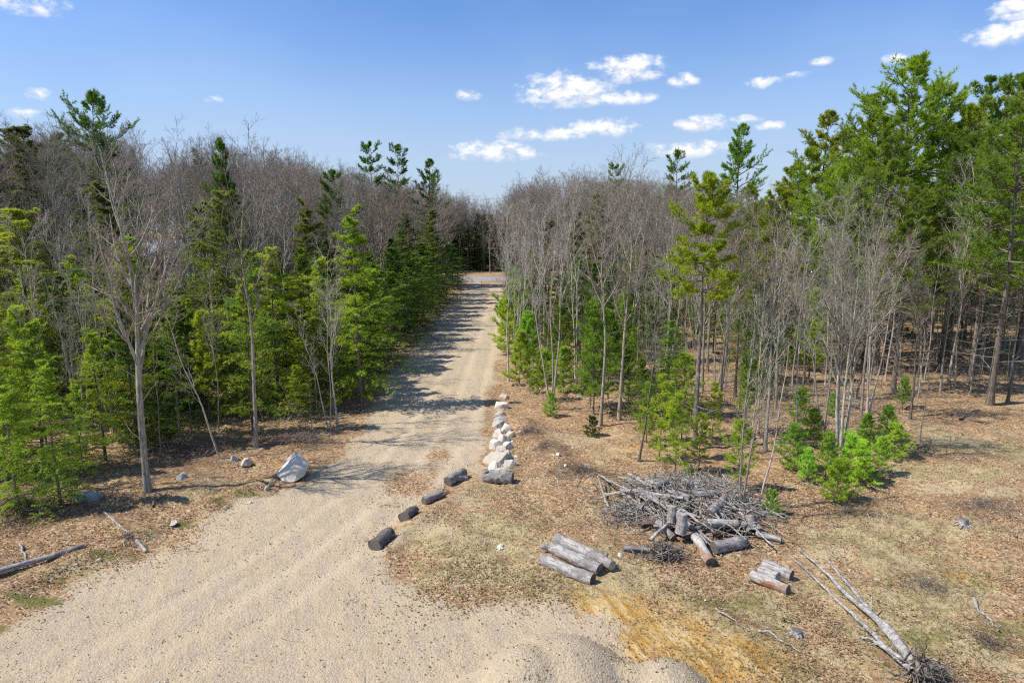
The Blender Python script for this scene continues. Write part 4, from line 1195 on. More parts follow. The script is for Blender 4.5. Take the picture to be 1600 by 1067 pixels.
def rock(name, label, px, py, size, mat, seed, group=None, sink=.12, rz=None, dz=0.0, cuts=11, cat='boulder', tilt=0.0, pts=None):
    """px, py = where its base centre meets the ground"""
    p = G(px, py)
    o = obj(name, rock_mesh(size, seed, mat, cuts, pts=pts), None, (p[0], p[1], p[2] + size[2] * (.5 - sink) + dz))
    o.rotation_euler = (tilt, 0, random.uniform(0, 6.28) if rz is None else rz)
    tag(o, label, cat, group)
    return o


rock('boulder', 'large lone near-white boulder at the gravel edge', 458, 741, (1.4, 1.25, 1.0), 'rock_bright', 27, rz=0, cuts=6, sink=.12,
     pts=[(.1, .45, 1), (.4, .4, .9), (-.35, .5, .75), (.95, .1, .15), (.7, .7, .2), (-1, 0, -.35), (-.85, .6, -.1), (-.4, -.85, -.7), (.3, -.95, -.8), (.9, -.4, -.5), (0, 1, -.6), (-.85, -.45, -.5), (.55, -.6, -.1), (.2, -.3, .5)])
rock('stone', 'round grey-topped stone, larger of two beside the thin leaning sapling', 385, 727, (.55, .45, .4), 'rock_cream', 6, cat='stone')
rock('stone', 'mossy round stone, smaller of two beside the thin leaning sapling', 368, 719, (.5, .42, .35), 'rock_grey', 7, cat='stone')
rock('boulder', 'flat grey lichened rock half buried in leaf litter', 136, 780, (1.2, .8, .55), 'rock_lichen', 8, rz=.1, cuts=8, sink=.25)
rock('stone', 'bluish grey stone sunk in the dark brush bank', 283, 747, (.5, .4, .3), 'rock_lichen', 9, cat='stone')
rock('stone', 'small dark stone under the bright hemlocks', 97, 760, (.4, .35, .3), 'rock_lichen', 10, cat='stone')
rock('stone', 'small pale stone on the grassy bank above the gravel', 272, 819, (.34, .22, .16), 'rock_white', 12, cat='stone')
for i, (px, py, s) in enumerate([(417, 764, .35), (423, 757, .25), (390, 786, .22), (352, 793, .24), (156, 876, .22)]):
    rock('stone', 'small tan stone on the leafy lip of the gravel', px, py, (s, s * .75, s * .5), 'rock_cream', 30 + i, 'small stones on the gravel lip', cat='stone')
row = [  # px, py(base), size, material, label
    (787, 623, (.75, .5, .36), 'rock_cream', 'flat cream boulder at the far end of the boulder row'),
    (783, 637, (.95, .6, .45), 'rock_white', 'pale lumpy boulder, second in the boulder row from its far end'),
    (781, 648, (.7, .5, .32), 'rock_grey', 'small dark grey boulder, third in the row from its far end'),
    (781, 659, (.8, .6, .42), 'rock_grey', 'grey boulder with pale top, fourth in the row from its far end'),
    (779, 666, (.8, .6, .42), 'rock_grey', 'dull brown-grey boulder, fifth in the row from its far end'),
    (779, 682, (.62, .6, .5), 'rock_white', 'white upright boulder beginning the heaped part of the row'),
    (792, 673, (.7, .6, .5), 'rock_white', 'white boulder heaped beside the upright one in the row'),
    (797, 682, (.6, .5, .4), 'rock_cream', 'cream boulder on the wood side of the heaped part of the row'),
    (786, 692, (.75, .7, .6), 'rock_white', 'tall white boulder in the middle of the heaped row'),
    (794, 700, (.6, .5, .4), 'rock_white', 'small white boulder below the tall one in the heaped row'),
    (775, 700, (.7, .6, .55), 'rock_white', 'bright white boulder just behind the big flat slab'),
    (784, 706, (.7, .6, .4), 'rock_cream', 'tan boulder wedged behind the big flat slab'),
    (775, 722, (1.3, 1.1, .55), 'rock_cream', 'big flat cream slab with a hollow, largest in the boulder row'),
    (792, 716, (.5, .6, .5), 'rock_grey', 'brown-grey boulder tucked beside the big flat slab'),
    (797, 727, (.75, .5, .35), 'rock_white', 'white wedge boulder beside the big flat slab'),
    (773, 732, (.65, .5, .4), 'rock_white', 'white block before the big flat slab'),
    (785, 741, (1.15, .55, .42), 'rock_cream', 'long brownish boulder next to the knobby log'),
]
for i, (px, py, s, mt, lb) in enumerate(row):
    rock('boulder', lb, px, py, s, mt, 60 + i, 'row of boulders along the driveway', rz=.15 * (i % 5 - 2), cuts=10, sink=.17, tilt=.1 if i == 12 else 0)
for i, (px, py, s) in enumerate([(812, 675, .3), (806, 715, .3), (872, 711, .34), (853, 697, .25), (782, 855, .3), (783, 858, .25), (969, 868, .26), (884, 728, .25), (895, 700, .2), (800, 690, .22)]):
    rock('stone', 'small pale stone lying in the dry clearing', px, py, (s, s * .7, s * .45), 'rock_white', 90 + i, 'small pale stones in the clearing', cat='stone')


# ------------------------------------------------------------------ logs
def log_obj(name, label, a, b, d, mat, cut, group=None, cat='log', d2=None, stubs=(), knobs=0, seed=1, bend=.0, hollow=False, flat_ends=True):
    a, b = np.array(a, float), np.array(b, float)
    r = np.random.default_rng(seed)
    L = np.linalg.norm(b - a)
    S = max(6, int(L / .12) + 2); S = min(S, 26); k = 16
    d2 = d2 or d * .9
    t = np.linspace(0, 1, S)
    P = np.zeros((1, S, 3)); P[0, :, 0] = (t - .5) * L
    P[0, :, 1] = bend * L * np.sin(t * math.pi) + .015 * np.sin(t * 7 + seed); P[0, :, 2] = .012 * np.sin(t * 5 + 2 * seed)
    rad = (d / 2 * (1 - t) + d2 / 2 * t) * (1 + .035 * np.sin(t * 9 + seed) + .02 * r.normal(size=S))
    for _ in range(knobs):
        rad = rad * (1 + r.uniform(.1, .22) * np.exp(-((t - r.uniform(.1, .9)) / .05) ** 2))
    mb = MB()
    ang = np.arange(k) / k * 2 * np.pi
    lob = 1 + .05 * np.sin(ang * 2 + seed) + .035 * np.sin(ang * 5 + seed * 2) + .03 * r.normal(size=k)
    ring = np.zeros((S, k, 3))
    ring[:, :, 0] = P[0, :, 0][:, None]
    ro = rad[:, None] * lob[None] * (1 + .035 * r.normal(size=(S, k)))
    ring[:, :, 1] = P[0, :, 1][:, None] + np.cos(ang) * ro; ring[:, :, 2] = P[0, :, 2][:, None] + np.sin(ang) * ro
    # rounded lip at both ends
    idx = np.arange(S * k).reshape(S, k)
    q = np.stack([idx[:-1], np.roll(idx, -1, 1)[:-1], np.roll(idx, -1, 1)[1:], idx[1:]], -1).reshape(-1, 4)
    mb.add(ring.reshape(-1, 3), q)
    for (st, el_, az_, sl, sd) in stubs:
        i = int(st * (S - 1)); o0 = P[0, i]
        dv = np.array([math.cos(el_), math.sin(el_) * math.cos(az_), math.sin(el_) * math.sin(az_)])
        sp = np.stack([o0 + dv * x for x in np.linspace(0, sl, 5)])[None]
        rr = tubes(mb, sp, np.linspace(sd / 2 * 1.25, sd / 2 * .85, 5)[None], 9)
        mb.add(np.concatenate([rr[0, -1], [sp[0, -1] + dv * .01]]), [(j, (j + 1) % 9, 9) for j in range(9)])
    o = obj(name, mb.mesh(name, [M[mat]]))
    x = (b - a) / L
    ref = np.array([0, 0, 1.0]) if abs(x[2]) < .95 else np.array([0, 1.0, 0])
    y = unit(np.cross(ref, x)); z = np.cross(x, y)
    from mathutils import Matrix
    o.matrix_world = Matrix(((x[0], y[0], z[0], (a[0] + b[0]) / 2), (x[1], y[1], z[1], (a[1] + b[1]) / 2), (x[2], y[2], z[2], (a[2] + b[2]) / 2), (0, 0, 0, 1)))
    for e, sgn in ((0, -1), (S - 1, 1)):
        cb = MB(); rg = ring[e]; c = rg.mean(0)
        inner = c + (rg - c) * .9 + np.array([sgn * .006, 0, 0])
        cen = c + np.array([sgn * (.006 if not hollow else -.12), 0, 0])
        n = k
        V = np.concatenate([rg, inner, [cen]])
        F4 = [(j, (j + 1) % n, n + (j + 1) % n, n + j) for j in range(n)]; F3 = [(n + j, n + (j + 1) % n, 2 * n) for j in range(n)]
        if sgn < 0:
            F4 = [f[::-1] for f in F4]; F3 = [f[::-1] for f in F3]
        cb.add(V, F4); cb.f.append((np.array(F3), 0))
        obj('cut_end', cb.mesh('cut_end', [M[cut]], False), o)
    tag(o, label, cat, group)
    return o


def gl(px, py, d, z=0.0):
    """centre of a log of thickness d whose axis shows at px, py, lying z above the ground"""
    p = G(px, py, z + d * .42)
    return p

log_obj('log', 'dark weathered log at the end of the log row on the gravel', gl(585, 852, .5), gl(610, 832, .46), .50, 'log_dark', 'cut', 'log row beside the gravel', seed=2, d2=.46)
log_obj('log', 'short dark brown log, second in the row beside the gravel', gl(631, 808, .42), gl(647, 796, .4), .42, 'log_dark', 'cut', 'log row beside the gravel', seed=3, d2=.4)
log_obj('log', 'slim grey log with a thin forked branch, third in the log row', gl(662, 783, .34), gl(690, 771, .34), .36, 'log_grey', 'cut', 'log row beside the gravel', seed=4, d2=.28, stubs=[(.9, .5, .2, .5, .09), (.95, .3, -.6, .62, .07)])
log_obj('log', 'grey forked log in the row next to the knobby log', gl(699, 752, .46), gl(724, 738, .42), .46, 'log_grey', 'cut', 'log row beside the gravel', seed=5, d2=.42, stubs=[(.45, .62, -2.8, .68, .26)])
log_obj('log', 'thick knobby grey log before the boulder row', gl(757, 744, .5), gl(801, 747, .46), .50, 'log_grey', 'cut', 'log row beside the gravel', seed=6, d2=.44, knobs=4, stubs=[(.05, 1.2, 1.9, .38, .2), (.82, 1.1, -2.2, .34, .16), (.7, 1.4, 2.4, .3, .14), (.93, 1.2, 1.0, .3, .15)])
# stack of three long pale logs
TS = 'stack of long pale logs'
log_obj('log', 'long pale log in front in the stack of three beside the brush pile', gl(846, 873, .36), gl(926, 905, .36), .36, 'log_pale', 'cut', TS, seed=7, d2=.38, hollow=True)
log_obj('log', 'long pale log with a forked stub in the middle of the stack of three', gl(861, 854, .42), gl(937, 890, .40), .40, 'log_pale', 'cut', TS, seed=8, d2=.42, stubs=[(.07, 2.5, 3.0, .42, .22)], knobs=2)
log_obj('log', 'long pale log lying highest in the stack of three beside the brush pile', gl(870, 840, .40, .0), gl(957, 883, .36, .06), .42, 'log_pale', 'cut_pale', TS, seed=9, d2=.36, stubs=[(.86, 1.2, 1.0, .3, .14)], knobs=2)
SS = 'stack of short pale logs'
log_obj('log', 'short pale log with rusty rot in the small log stack', gl(1175, 899, .36), gl(1232, 921, .34), .36, 'log_rust', 'cut', SS, seed=10, d2=.32)
log_obj('log', 'shortest pale log in the middle of the small log stack', gl(1188, 892, .34, .1), gl(1216, 903, .34, .1), .36, 'log_pale', 'cut_pale', SS, seed=11)
log_obj('log', 'short pale log behind the others in the small log stack', gl(1193, 881, .36), gl(1237, 899, .36), .38, 'log_pale', 'cut', SS, seed=12, d2=.34)
log_obj('fallen_pole', 'long smooth grey fallen pole lying on the leafy bank', gl(-30, 903, .24), gl(131, 852, .12), .22, 'log_pale', 'cut', cat='log', seed=13, d2=.15, bend=.01)
log_obj('fallen_stick', 'slender white birch stick pointing at the gravel edge', gl(162, 800, .06), gl(228, 862, .1), .06, 'log_pale', 'cut_pale', cat='stick', seed=14, d2=.12, bend=.015)

# ------------------------------------------------------------------ brush pile
PC = np.array([6.9, 25.3]); PRX, PRY, PH = 3.1, 2.8, .8
def pile_h(x, y):
    d = np.sqrt(((x - PC[0]) / PRX) ** 2 + ((y - PC[1]) / PRY) ** 2)
    return PH * np.clip(1 - d ** 1.7, 0, 1)
def pw(px, py, d, up=0.0):
    """point on the pile's surface seen at px, py"""
    p = W(px, py, .3)
    for _ in range(6):
        z = H(p[0], p[1]) + float(pile_h(p[0], p[1])) + up + d * .35
        p = W(px, py, z)
    return p
BL = 'logs of the brush pile'
pile_logs = [
    ((1066, 752), (1092, 760), .46, .44, 'log_grey', 'cut_pale', 'grey log with a pale sawn end on top of the brush pile'),
    ((1022, 762), (1042, 752), .5, .46, 'log_grey', 'cut', 'squat dark grey log chunk on top of the brush pile'),
    ((1082, 775), (1118, 772), .42, .38, 'log_grey', 'cut', 'brownish log lying across the upper brush pile'),
    ((1108, 802), (1132, 780), .44, .4, 'log_grey', 'cut', 'thick barked log slanting out of the upper brush pile'),
    ((1086, 838), (1110, 878), .38, .42, 'log_rust', 'cut', 'tapered log with rusty butt sliding out of the brush pile'),
    ((1116, 856), (1164, 846), .52, .48, 'log_grey', 'cut', 'thickest grey log at the foot of the brush pile'),
    ((1182, 832), (1221, 844), .34, .26, 'log_pale', 'cut', 'pale log poking out towards the small log stack'),
    ((974, 856), (1016, 859), .26, .2, 'log_grey', 'cut', 'short slim log lying free before the brush pile'),
    ((1104, 818), (1152, 818), .4, .36, 'log_pale', 'cut', 'pale log half buried under the sticks of the brush pile'),
    ((1050, 770), (1078, 780), .4, .36, 'log_grey', 'cut', 'grey log half hidden under the pale pole of the brush pile'),
    ((1028, 815), (1052, 840), .36, .3, 'log_grey', 'cut', 'split grey log beside the upright chunks in the brush pile'),
    ((1000, 770), (1030, 782), .38, .36, 'log_grey', 'cut', 'grey log at the sapling side of the brush pile'),
]
for i, (a, b, d, d2, mt, ct, lb) in enumerate(pile_logs):
    log_obj('log', lb, pw(*a, d, .03), pw(*b, d2, .03), d * .8, mt, ct, BL, seed=40 + i, d2=d2 * .8, knobs=i % 3, bend=.02 * (i % 3 - 1))
for i, (px, py, hh_, d, lb) in enumerate([(1049, 816, .5, .32, 'small upright pale log chunk standing in the brush pile'), (1064, 833, .6, .42, 'larger upright pale log chunk standing in the brush pile')]):
    p = pw(px, py, .1, .0)
    log_obj('log', lb, p, p + np.array([.04, .08, hh_ + .1]), d, 'log_pale', 'cut_pale', BL, seed=60 + i, d2=d * .9)
def crooked(a, b, n, amp, r):
    a, b = np.array(a, float), np.array(b, float)
    t = np.linspace(0, 1, n)[:, None]
    w = np.cumsum(r.normal(0, amp, (n, 3)), 0); w -= w[0] + t * (w[-1] - w[0])
    return a + (b - a) * t + w


def stick(name, label, a, b, d, mat, group=None, seed=1, d2=None, amp=.03, cat='branch', twigs=0):
    r = np.random.default_rng(seed)
    P = crooked(a, b, 10, amp, r)[None]
    Rr = np.linspace(d / 2, (d2 or d * .4) / 2, 10)[None]
    o0 = P[0].mean(0)
    mb = MB(); tubes(mb, P - o0, Rr, 7, rough=.04)
    if twigs:
        L = np.linalg.norm(np.array(b) - np.array(a))
        C, Cr, _ = grow(P - o0, Rr, twigs, .25, 1, .7, .25, L * .25, 5, .0, .12, .5, .4, .3, r=r, minr=.006)
        tubes(mb, C, Cr, 5)
    o = obj(name, mb.mesh(name, [M[mat]]), None, o0)
    tag(o, label, cat, group)
    return o


stick('pole', 'bleached white pole lying across the top of the brush pile', pw(974, 766, .1, .35), pw(1068, 778, .1, .3), .17, 'log_pale', BL, 1, .12, .02)
stick('pole', 'straight bleached pole on the far shoulder of the brush pile', pw(982, 740, .1, .2), pw(1020, 762, .1, .3), .13, 'log_pale', BL, 2, .1, .02)
stick('pole', 'grey pole standing off the sapling-side end of the brush pile', G(951, 792, .1), G(934, 744, .35), .09, 'log_pale', BL, 3, .06, .015)
stick('pole', 'long thin grey pole running down the whole brush pile', pw(936, 742, .1, .1), pw(1012, 784, .1, .2), .09, 'dead_grey', BL, 4, .07, .03)
stick('pole', 'pale slender pole sloping from the upright chunks towards the pile foot', pw(1072, 818, .1, .25), pw(1128, 868, .1, .0), .11, 'log_pale', BL, 5, .08, .02)
stick('pole', 'grey pole sloping over the thickest log of the brush pile', pw(1012, 776, .1, .3), pw(1118, 850, .1, .25), .12, 'dead_grey', BL, 6, .08, .03)
rr_ = random.Random(11)
for i in range(120):
    a0 = rr_.uniform(0, 6.28); q = rr_.random() ** .6
    cx, cy = PC[0] + math.cos(a0) * q * PRX * .85 + .3, PC[1] + math.sin(a0) * q * PRY * .85
    an = rr_.gauss(-.7, .55); L = rr_.uniform(.8, 3.6)
    dx, dy = math.cos(an) * L / 2, math.sin(an) * L / 2
    def zz(x, y): return H(x, y) + float(pile_h(x, y)) + rr_.uniform(.05, .22)
    a = (cx - dx, cy - dy, zz(cx - dx, cy - dy)); b = (cx + dx, cy + dy, zz(cx + dx, cy + dy))
    m_ = max((a[2] + b[2]) / 2, zz(cx, cy)) - (a[2] + b[2]) / 2
    stick('dead_branch', 'thin grey dead branch lying across the brush pile', (a[0], a[1], a[2] + m_ * .7), (b[0], b[1], b[2] + m_ * .7), rr_.choice([.03, .045, .06, .09, .13]), rr_.choice(['dead_grey', 'dead_grey', 'log_pale']), 'dead branches across the brush pile', 100 + i, None, .03, twigs=rr_.choice([0, 3, 5]))


def tangle(name, label, cx, cy, rx, ry, h, n, mat, seed, L=(.25, .8), rad=.009, cat='brush', kind='stuff', group=None, sides=3, upb=.2, ragged=False):
    """a heap of crossing dead twigs"""
    r = np.random.default_rng(seed)
    a = r.uniform(0, 6.28, n); q = np.sqrt(r.random(n))
    if ragged:
        q = np.abs(r.normal(0, .46, n)) * (.65 + .5 * np.sin(a * 3 + seed) * np.sin(a * 2 + 2 * seed) + .35)
    x = cx + np.cos(a) * q * rx; y = cy + np.sin(a) * q * ry
    prof = np.clip(1 - q ** 2.2, 0, 1)
    z = hgt(x, y) + h * prof * np.sqrt(r.random(n)) + .02
    d = r.normal(size=(n, 3)); d[:, 2] = d[:, 2] * .4 + upb * r.normal(size=n); d = unit(d)
    ln = r.uniform(*L, n)
    S = 5
    P = np.zeros((n, S, 3)); P[:, 0] = np.stack([x, y, z], 1) - d * ln[:, None] / 2
    for s in range(1, S):
        d = unit(d + r.normal(0, .22, (n, 3)))
        P[:, s] = P[:, s - 1] + d * ln[:, None] / (S - 1)
    P[..., 2] = np.maximum(P[..., 2], hgt(P[..., 0].ravel(), P[..., 1].ravel()).reshape(n, S) + .01)
    Rr = (rad * r.uniform(.5, 1.7, n))[:, None] * np.linspace(1, .5, S)[None]
    mb = MB()
    m2 = r.random(n) < .3
    tubes(mb, P[~m2], Rr[~m2], sides, 0); tubes(mb, P[m2], Rr[m2], sides, 1)
    o0 = np.array([cx, cy, H(cx, cy)])
    mb.v = [v - o0 for v in mb.v]
    o = obj(name, mb.mesh(name, [M[mat], M['dead_grey' if mat != 'dead_grey' else 'dead_brown']]), None, o0)
    return tag(o, label, cat, group, kind)


tangle('brush_tangle', 'tangled grey twigs and slash filling the brush pile', PC[0], PC[1], PRX * 1.25, PRY * 1.2, PH * 1.0, 2300, 'dead_grey', 1, (.3, 1.7), .016, ragged=True)
# the pile's packed core so the ground does not show through
mb = MB()
v, f = ICO4[0].copy(), ICO4[1]
r_ = np.random.default_rng(4)
v[:, 2] = np.maximum(v[:, 2], -.15)
v = v * np.array([PRX * .78, PRY * .78, PH * .7]) * (1 + .12 * r_.normal(size=(len(v), 1)))
mb.add(v, f)
tag(obj('soil_core', mb.mesh('soil_core', [M['dead_brown']], False), None, (PC[0], PC[1], H(*PC))), 'dark packed soil and bark under the brush pile twigs', 'soil', None, 'stuff')
p = W(1038, 868); tangle('root_mat', 'low clump of matted grey roots at the foot of the brush pile', p[0], p[1], .95, .9, .3, 420, 'dead_grey', 2, (.2, .8), .014, kind='stuff', cat='roots', ragged=True)
p = W(985, 805); tangle('root_mat', 'dark mat of roots at the sapling-side end of the brush pile', p[0], p[1], 1.2, 1.3, .4, 600, 'dead_grey', 3, (.2, .9), .013, kind='stuff', cat='roots', ragged=True)
def stump(label, px, py, d, h, mat, seed, dz=0.0, roots=7, tilt=0.0):
    r = np.random.default_rng(seed)
    p = G(px, py)
    mb = MB()
    S, k = 7, 14
    t = np.linspace(0, 1, S)
    ang = np.arange(k) / k * 6.283
    lob = 1 + .12 * np.sin(ang * 3 + seed) + .06 * r.normal(size=k)
    rad = d / 2 * (1 + .7 * np.exp(-t * 5))
    ring = np.stack([np.stack([np.cos(ang) * lob * rd, np.sin(ang) * lob * rd, np.full(k, tt * h - .06)], 1) for tt, rd in zip(t, rad)])
    idx = np.arange(S * k).reshape(S, k)
    mb.add(ring.reshape(-1, 3), np.stack([idx[:-1], np.roll(idx, -1, 1)[:-1], np.roll(idx, -1, 1)[1:], idx[1:]], -1).reshape(-1, 4))
    az = np.arange(roots) / roots * 6.28 + r.normal(0, .2, roots)
    P = np.zeros((roots, 6, 3))
    for s in range(6):
        rr = d * (.35 + .22 * s); P[:, s] = np.stack([np.cos(az) * rr, np.sin(az) * rr, np.full(roots, .13 - .035 * s) * h * 2], 1) + r.normal(0, .02, (roots, 3))
    tubes(mb, P, np.repeat(np.linspace(.07, .02, 6)[None] * d * 2, roots, 0), 6)
    o = obj('tree_stump', mb.mesh('tree_stump', [M[mat]]), None, (p[0], p[1], p[2] + dz)); o.rotation_euler = (tilt, 0, seed)
    cb = MB(); top = ring[-1]; cb.add(np.concatenate([top, [top.mean(0) + [0, 0, .01]]]), [(j, (j + 1) % k, k) for j in range(k)])
    obj('cut_top', cb.mesh('cut_top', [M['cut']], False), o)
    return tag(o, label, 'stump')


stump('weathered grey stump with roots at the edge of the brush pile', 1172, 832, .5, .55, 'log_grey', 3, .15, tilt=.5)
stump('small bleached stump in the rust-brown brush of the clearing', 1505, 820, .3, .3, 'log_pale', 5)
stump('pale broken stump on the orange soil side of the clearing', 1245, 992, .28, .22, 'log_pale', 6)

# fallen multi-stemmed tree with its upturned roots
fb = G(1436, 1046, .25)
ft = empty('fallen_tree', fb); tag(ft, 'fallen silvery tree with several long stems and a dark upturned root mass', 'fallen tree')
stems = [([(1431, 1042), (1390, 983), (1334, 938), (1287, 891), (1248, 858)], .26, .045), ([(1429, 1036), (1369, 966), (1344, 935), (1315, 901), (1287, 868)], .21, .045), ([(1426, 1048), (1381, 1007), (1337, 963), (1287, 916), (1233, 866)], .16, .05), ([(1420, 1044), (1392, 1020), (1365, 1000), (1345, 994)], .13, .05)]
for ch, d0, d1 in stems:
    pts = np.array([G(px, py, d0 * .5 * (1 - i / len(ch)) + .05 + .12 * (1 - i / len(ch))) for i, (px, py) in enumerate(ch)])
    tt = np.linspace(0, len(pts) - 1, 22)
    P = np.stack([np.interp(tt, np.arange(len(pts)), pts[:, i]) for i in range(3)], 1)
    P[1:-1] += rng.normal(0, .012, (20, 3))
    mb = MB(); tubes(mb, (P - fb)[None], np.linspace(d0 / 2, d1 / 2, 22)[None], 9, rough=.04)
    C, Cr, _ = grow((P - fb)[None], np.linspace(d0 / 2, d1 / 2, 22)[None], 5, .3, .95, .6, .2, .5, 4, -.02, .1, .35, .5, .2, minr=.008)
    tubes(mb, C, Cr, 5)
    obj('stem', mb.mesh('stem', [M['log_pale']]), ft)
r_ = np.random.default_rng(8)
n = 120
d = unit(np.stack([r_.normal(.55, .6, n), r_.normal(-.35, .7, n), r_.normal(.05, .4, n)], 1))
P = np.zeros((n, 8, 3)); P[:, 0] = r_.normal(0, .13, (n, 3))
for s in range(1, 8):
    d = unit(d + r_.normal(0, .26, (n, 3)) + np.array([0, 0, -.05])); P[:, s] = P[:, s - 1] + d * r_.uniform(.04, .2, (n, 1))
zg = hgt((P[..., 0] + fb[0]).ravel(), (P[..., 1] + fb[1]).ravel()).reshape(n, 8) - fb[2]
P[..., 2] = np.maximum(P[..., 2], zg + .01)
mb = MB(); tubes(mb, P, r_.uniform(.007, .03, n)[:, None] * np.linspace(1, .25, 8)[None], 6)
v, f = ICO3[0].copy(), ICO3[1]
v = v * np.array([.30, .26, .24]) * (1 + .2 * r_.normal(size=(len(v), 1))) + np.array([.15, -.05, .05]); mb.add(v, f)
obj('root_mass', mb.mesh('root_mass', [M['root_dark']]), ft)

# scattered dead wood
for i, (ch, d, mt, lb) in enumerate([
    ([(1522, 934), (1562, 985)], .1, 'log_pale', 'crooked bleached branch lying alone in the mossy corner of the clearing'),
    ([(1400, 680), (1436, 694)], .12, 'log_pale', 'bleached driftwood branch beside the young pine thicket'),
    ([(1185, 985), (1250, 1018)], .06, 'log_pale', 'thin pale stick on the orange soil'),
    ([(1220, 968), (1237, 970)], .07, 'dead_brown', 'short dark stick near the small log stack'),
    ([(1118, 950), (1170, 985)], .05, 'log_pale', 'slim pale stick in the dry grass before the log stacks'),
    ([(1555, 800), (1600, 812)], .07, 'log_pale', 'thin bleached stick in the rust-brown brush'),
    ([(1545, 815), (1590, 838)], .14, 'dead_brown', 'dark rotting branch beside the small bleached stump'),
    ([(1480, 645), (1545, 660)], .2, 'dead_brown', 'dark rotting log on the leafy mound at the wood edge'),
    ([(1500, 655), (1530, 640)], .14, 'dead_brown', 'dark branch crossing the rotting log at the wood edge'),
    ([(240, 790), (262, 768)], .1, 'dead_brown', 'dark stick beside the foot of the low-forking tree'),
    ([(150, 790), (185, 750)], .05, 'dead_brown', 'thin dark stick crossing near the flat lichened rock'),
    ([(1160, 700), (1235, 655)], .06, 'log_pale', 'pale dead branch leaning under the trees behind the pile'),
    ([(1330, 640), (1390, 600)], .06, 'log_pale', 'bleached dead branch leaning against the wood edge'),
    ([(345, 718), (385, 738)], .06, 'dead_grey', 'grey stick lying before the two round stones'),
    ([(30, 850), (42, 880)], .09, 'dead_grey', 'crooked grey root beside the long fallen pole'),
    ([(1355, 800), (1365, 815)], .05, 'log_pale', 'tiny pale stick in the dry clearing by the thicket'),
]):
    a, b = G(*ch[0], d * .5 + .02), G(*ch[1], d * .5 + (.8 if 'leaning' in lb else .02))
    stick('dead_branch', lb, a, b, d, mt, 'scattered dead wood', 300 + i, d * .5, .035 if i else .08, twigs=3 if i in (0, 1, 9) else 0)
# matted brush clumps
for i, (px, py, rx, ry, h, n, mt, lb) in enumerate([
    (35, 800, 2.4, 1.5, .5, 1300, 'dead_brown', 'dark tangle of dead brush on the bank above the long fallen pole'),
    (285, 705, 2.6, 2.2, .6, 1300, 'dead_brown', 'dark brush heap behind the low-forking bare tree'),
    (470, 692, 2.2, 1.3, .35, 700, 'dead_brown', 'low brush bank between the lone boulder and the wood'),
    (826, 685, 1.0, .9, .35, 500, 'dead_brown', 'purplish dead shrub beside the heaped boulders'),
    (850, 712, 1.3, .9, .3, 500, 'dead_brown', 'low dead shrub on the wood side of the big slab'),
    (905, 748, 2.0, .8, .3, 700, 'dead_brown', 'long dead shrub mat between the boulder row and brush pile'),
    (1500, 655, 2.6, 1.4, .4, 800, 'dead_brown', 'dark brush mound at the wood edge of the clearing'),
    (1535, 790, 1.8, 1.2, .15, 700, 'dead_brown', 'rust-brown brush around the small bleached stump'),
    (1330, 800, 1.5, .8, .25, 500, 'dead_brown', 'dark dead twigs at the foot of the young pine thicket'),
    (1450, 905, 1.1, .8, .15, 400, 'dead_brown', 'small dead shrub in the middle of the dry clearing'),
    (1545, 1000, 1.1, .8, .2, 400, 'dead_grey', 'dead grey shrub beside the crooked bleached branch'),
    (1420, 620, 3.0, 1.5, .5, 700, 'dead_grey', 'grey slash heap among the pale trunks at the pine stand'),
    (200, 842, .6, .4, .2, 160, 'dead_grey', 'small twig clump beside the white birch stick')]):
    p = W(px, py)
    tangle('dead_brush', lb, p[0], p[1], rx * 1.4, ry * 1.4, h * (.75 if i < 3 else .35), int(n * (1.2 if i < 3 else .5)), 'dead_brown' if px != 1420 else mt, 500 + i, (.15, .6), .006, 'brush', 'stuff', 'dead brush clumps', ragged=True)


# ------------------------------------------------------------------ litter, grass, weeds, pebbles
def scatter_pts(n, seed, y0=13.5, y1=48, power=1.0):
    """points over the part of the ground in view, denser towards the camera like the picture"""
    r = np.random.default_rng(seed)
    px = r.uniform(-60, 1660, n); v = r.uniform(0, 1, n)
    y = y0 * (y1 / y0) ** v
    x = (px - 800) / FPX * y * 1.06
    return x, y, r


def dist_to_pile(x, y):
    return ((x - PC[0]) / PRX) ** 2 + ((y - PC[1]) / PRY) ** 2


def leaves():
    x, y, r = scatter_pts(210000, 21)
    g, u, v, n = masks(x, y)
    w = (1 - g) * (1 - .62 * blob('grass', u, v) * np.clip(.5 + 3 * fbm(x * .4 + 70, y * .4, 4), 0, 1.4)) * (1 - .85 * blob('orange', u, v)) * (1 - .6 * blob('sand', u, v))
    w = np.maximum(w, blob('leafpatch', u, v) * .8) + .012
    w *= np.clip(.5 + 3.2 * fbm(x * .7 + 9, y * .7, 4), .04, 1.5)
    k = r.random(len(x)) < w
    x, y = x[k], y[k]; N = len(x)
    z = hgt(x, y) + .012 + .02 * r.random(N)
    a = r.uniform(0, 6.28, N); s = r.uniform(.018, .048, N)
    tx, ty = r.normal(0, .4, N), r.normal(0, .4, N)
    e1 = np.stack([np.cos(a), np.sin(a), tx], 1) * s[:, None]; e2 = np.stack([-np.sin(a), np.cos(a), ty], 1) * (s * .6)[:, None]
    c = np.stack([x, y, z], 1)
    V = np.stack([c - e1, c - e2, c + e1, c + e2], 1).reshape(-1, 3)
    mb = MB(); mb.add(V, np.arange(4 * N).reshape(-1, 4))
    tag(obj('leaf_litter', mb.mesh('leaf_litter', [M['leaf']], False)), 'fallen brown leaves scattered over woodland floor and clearing', 'leaves', None, 'stuff')


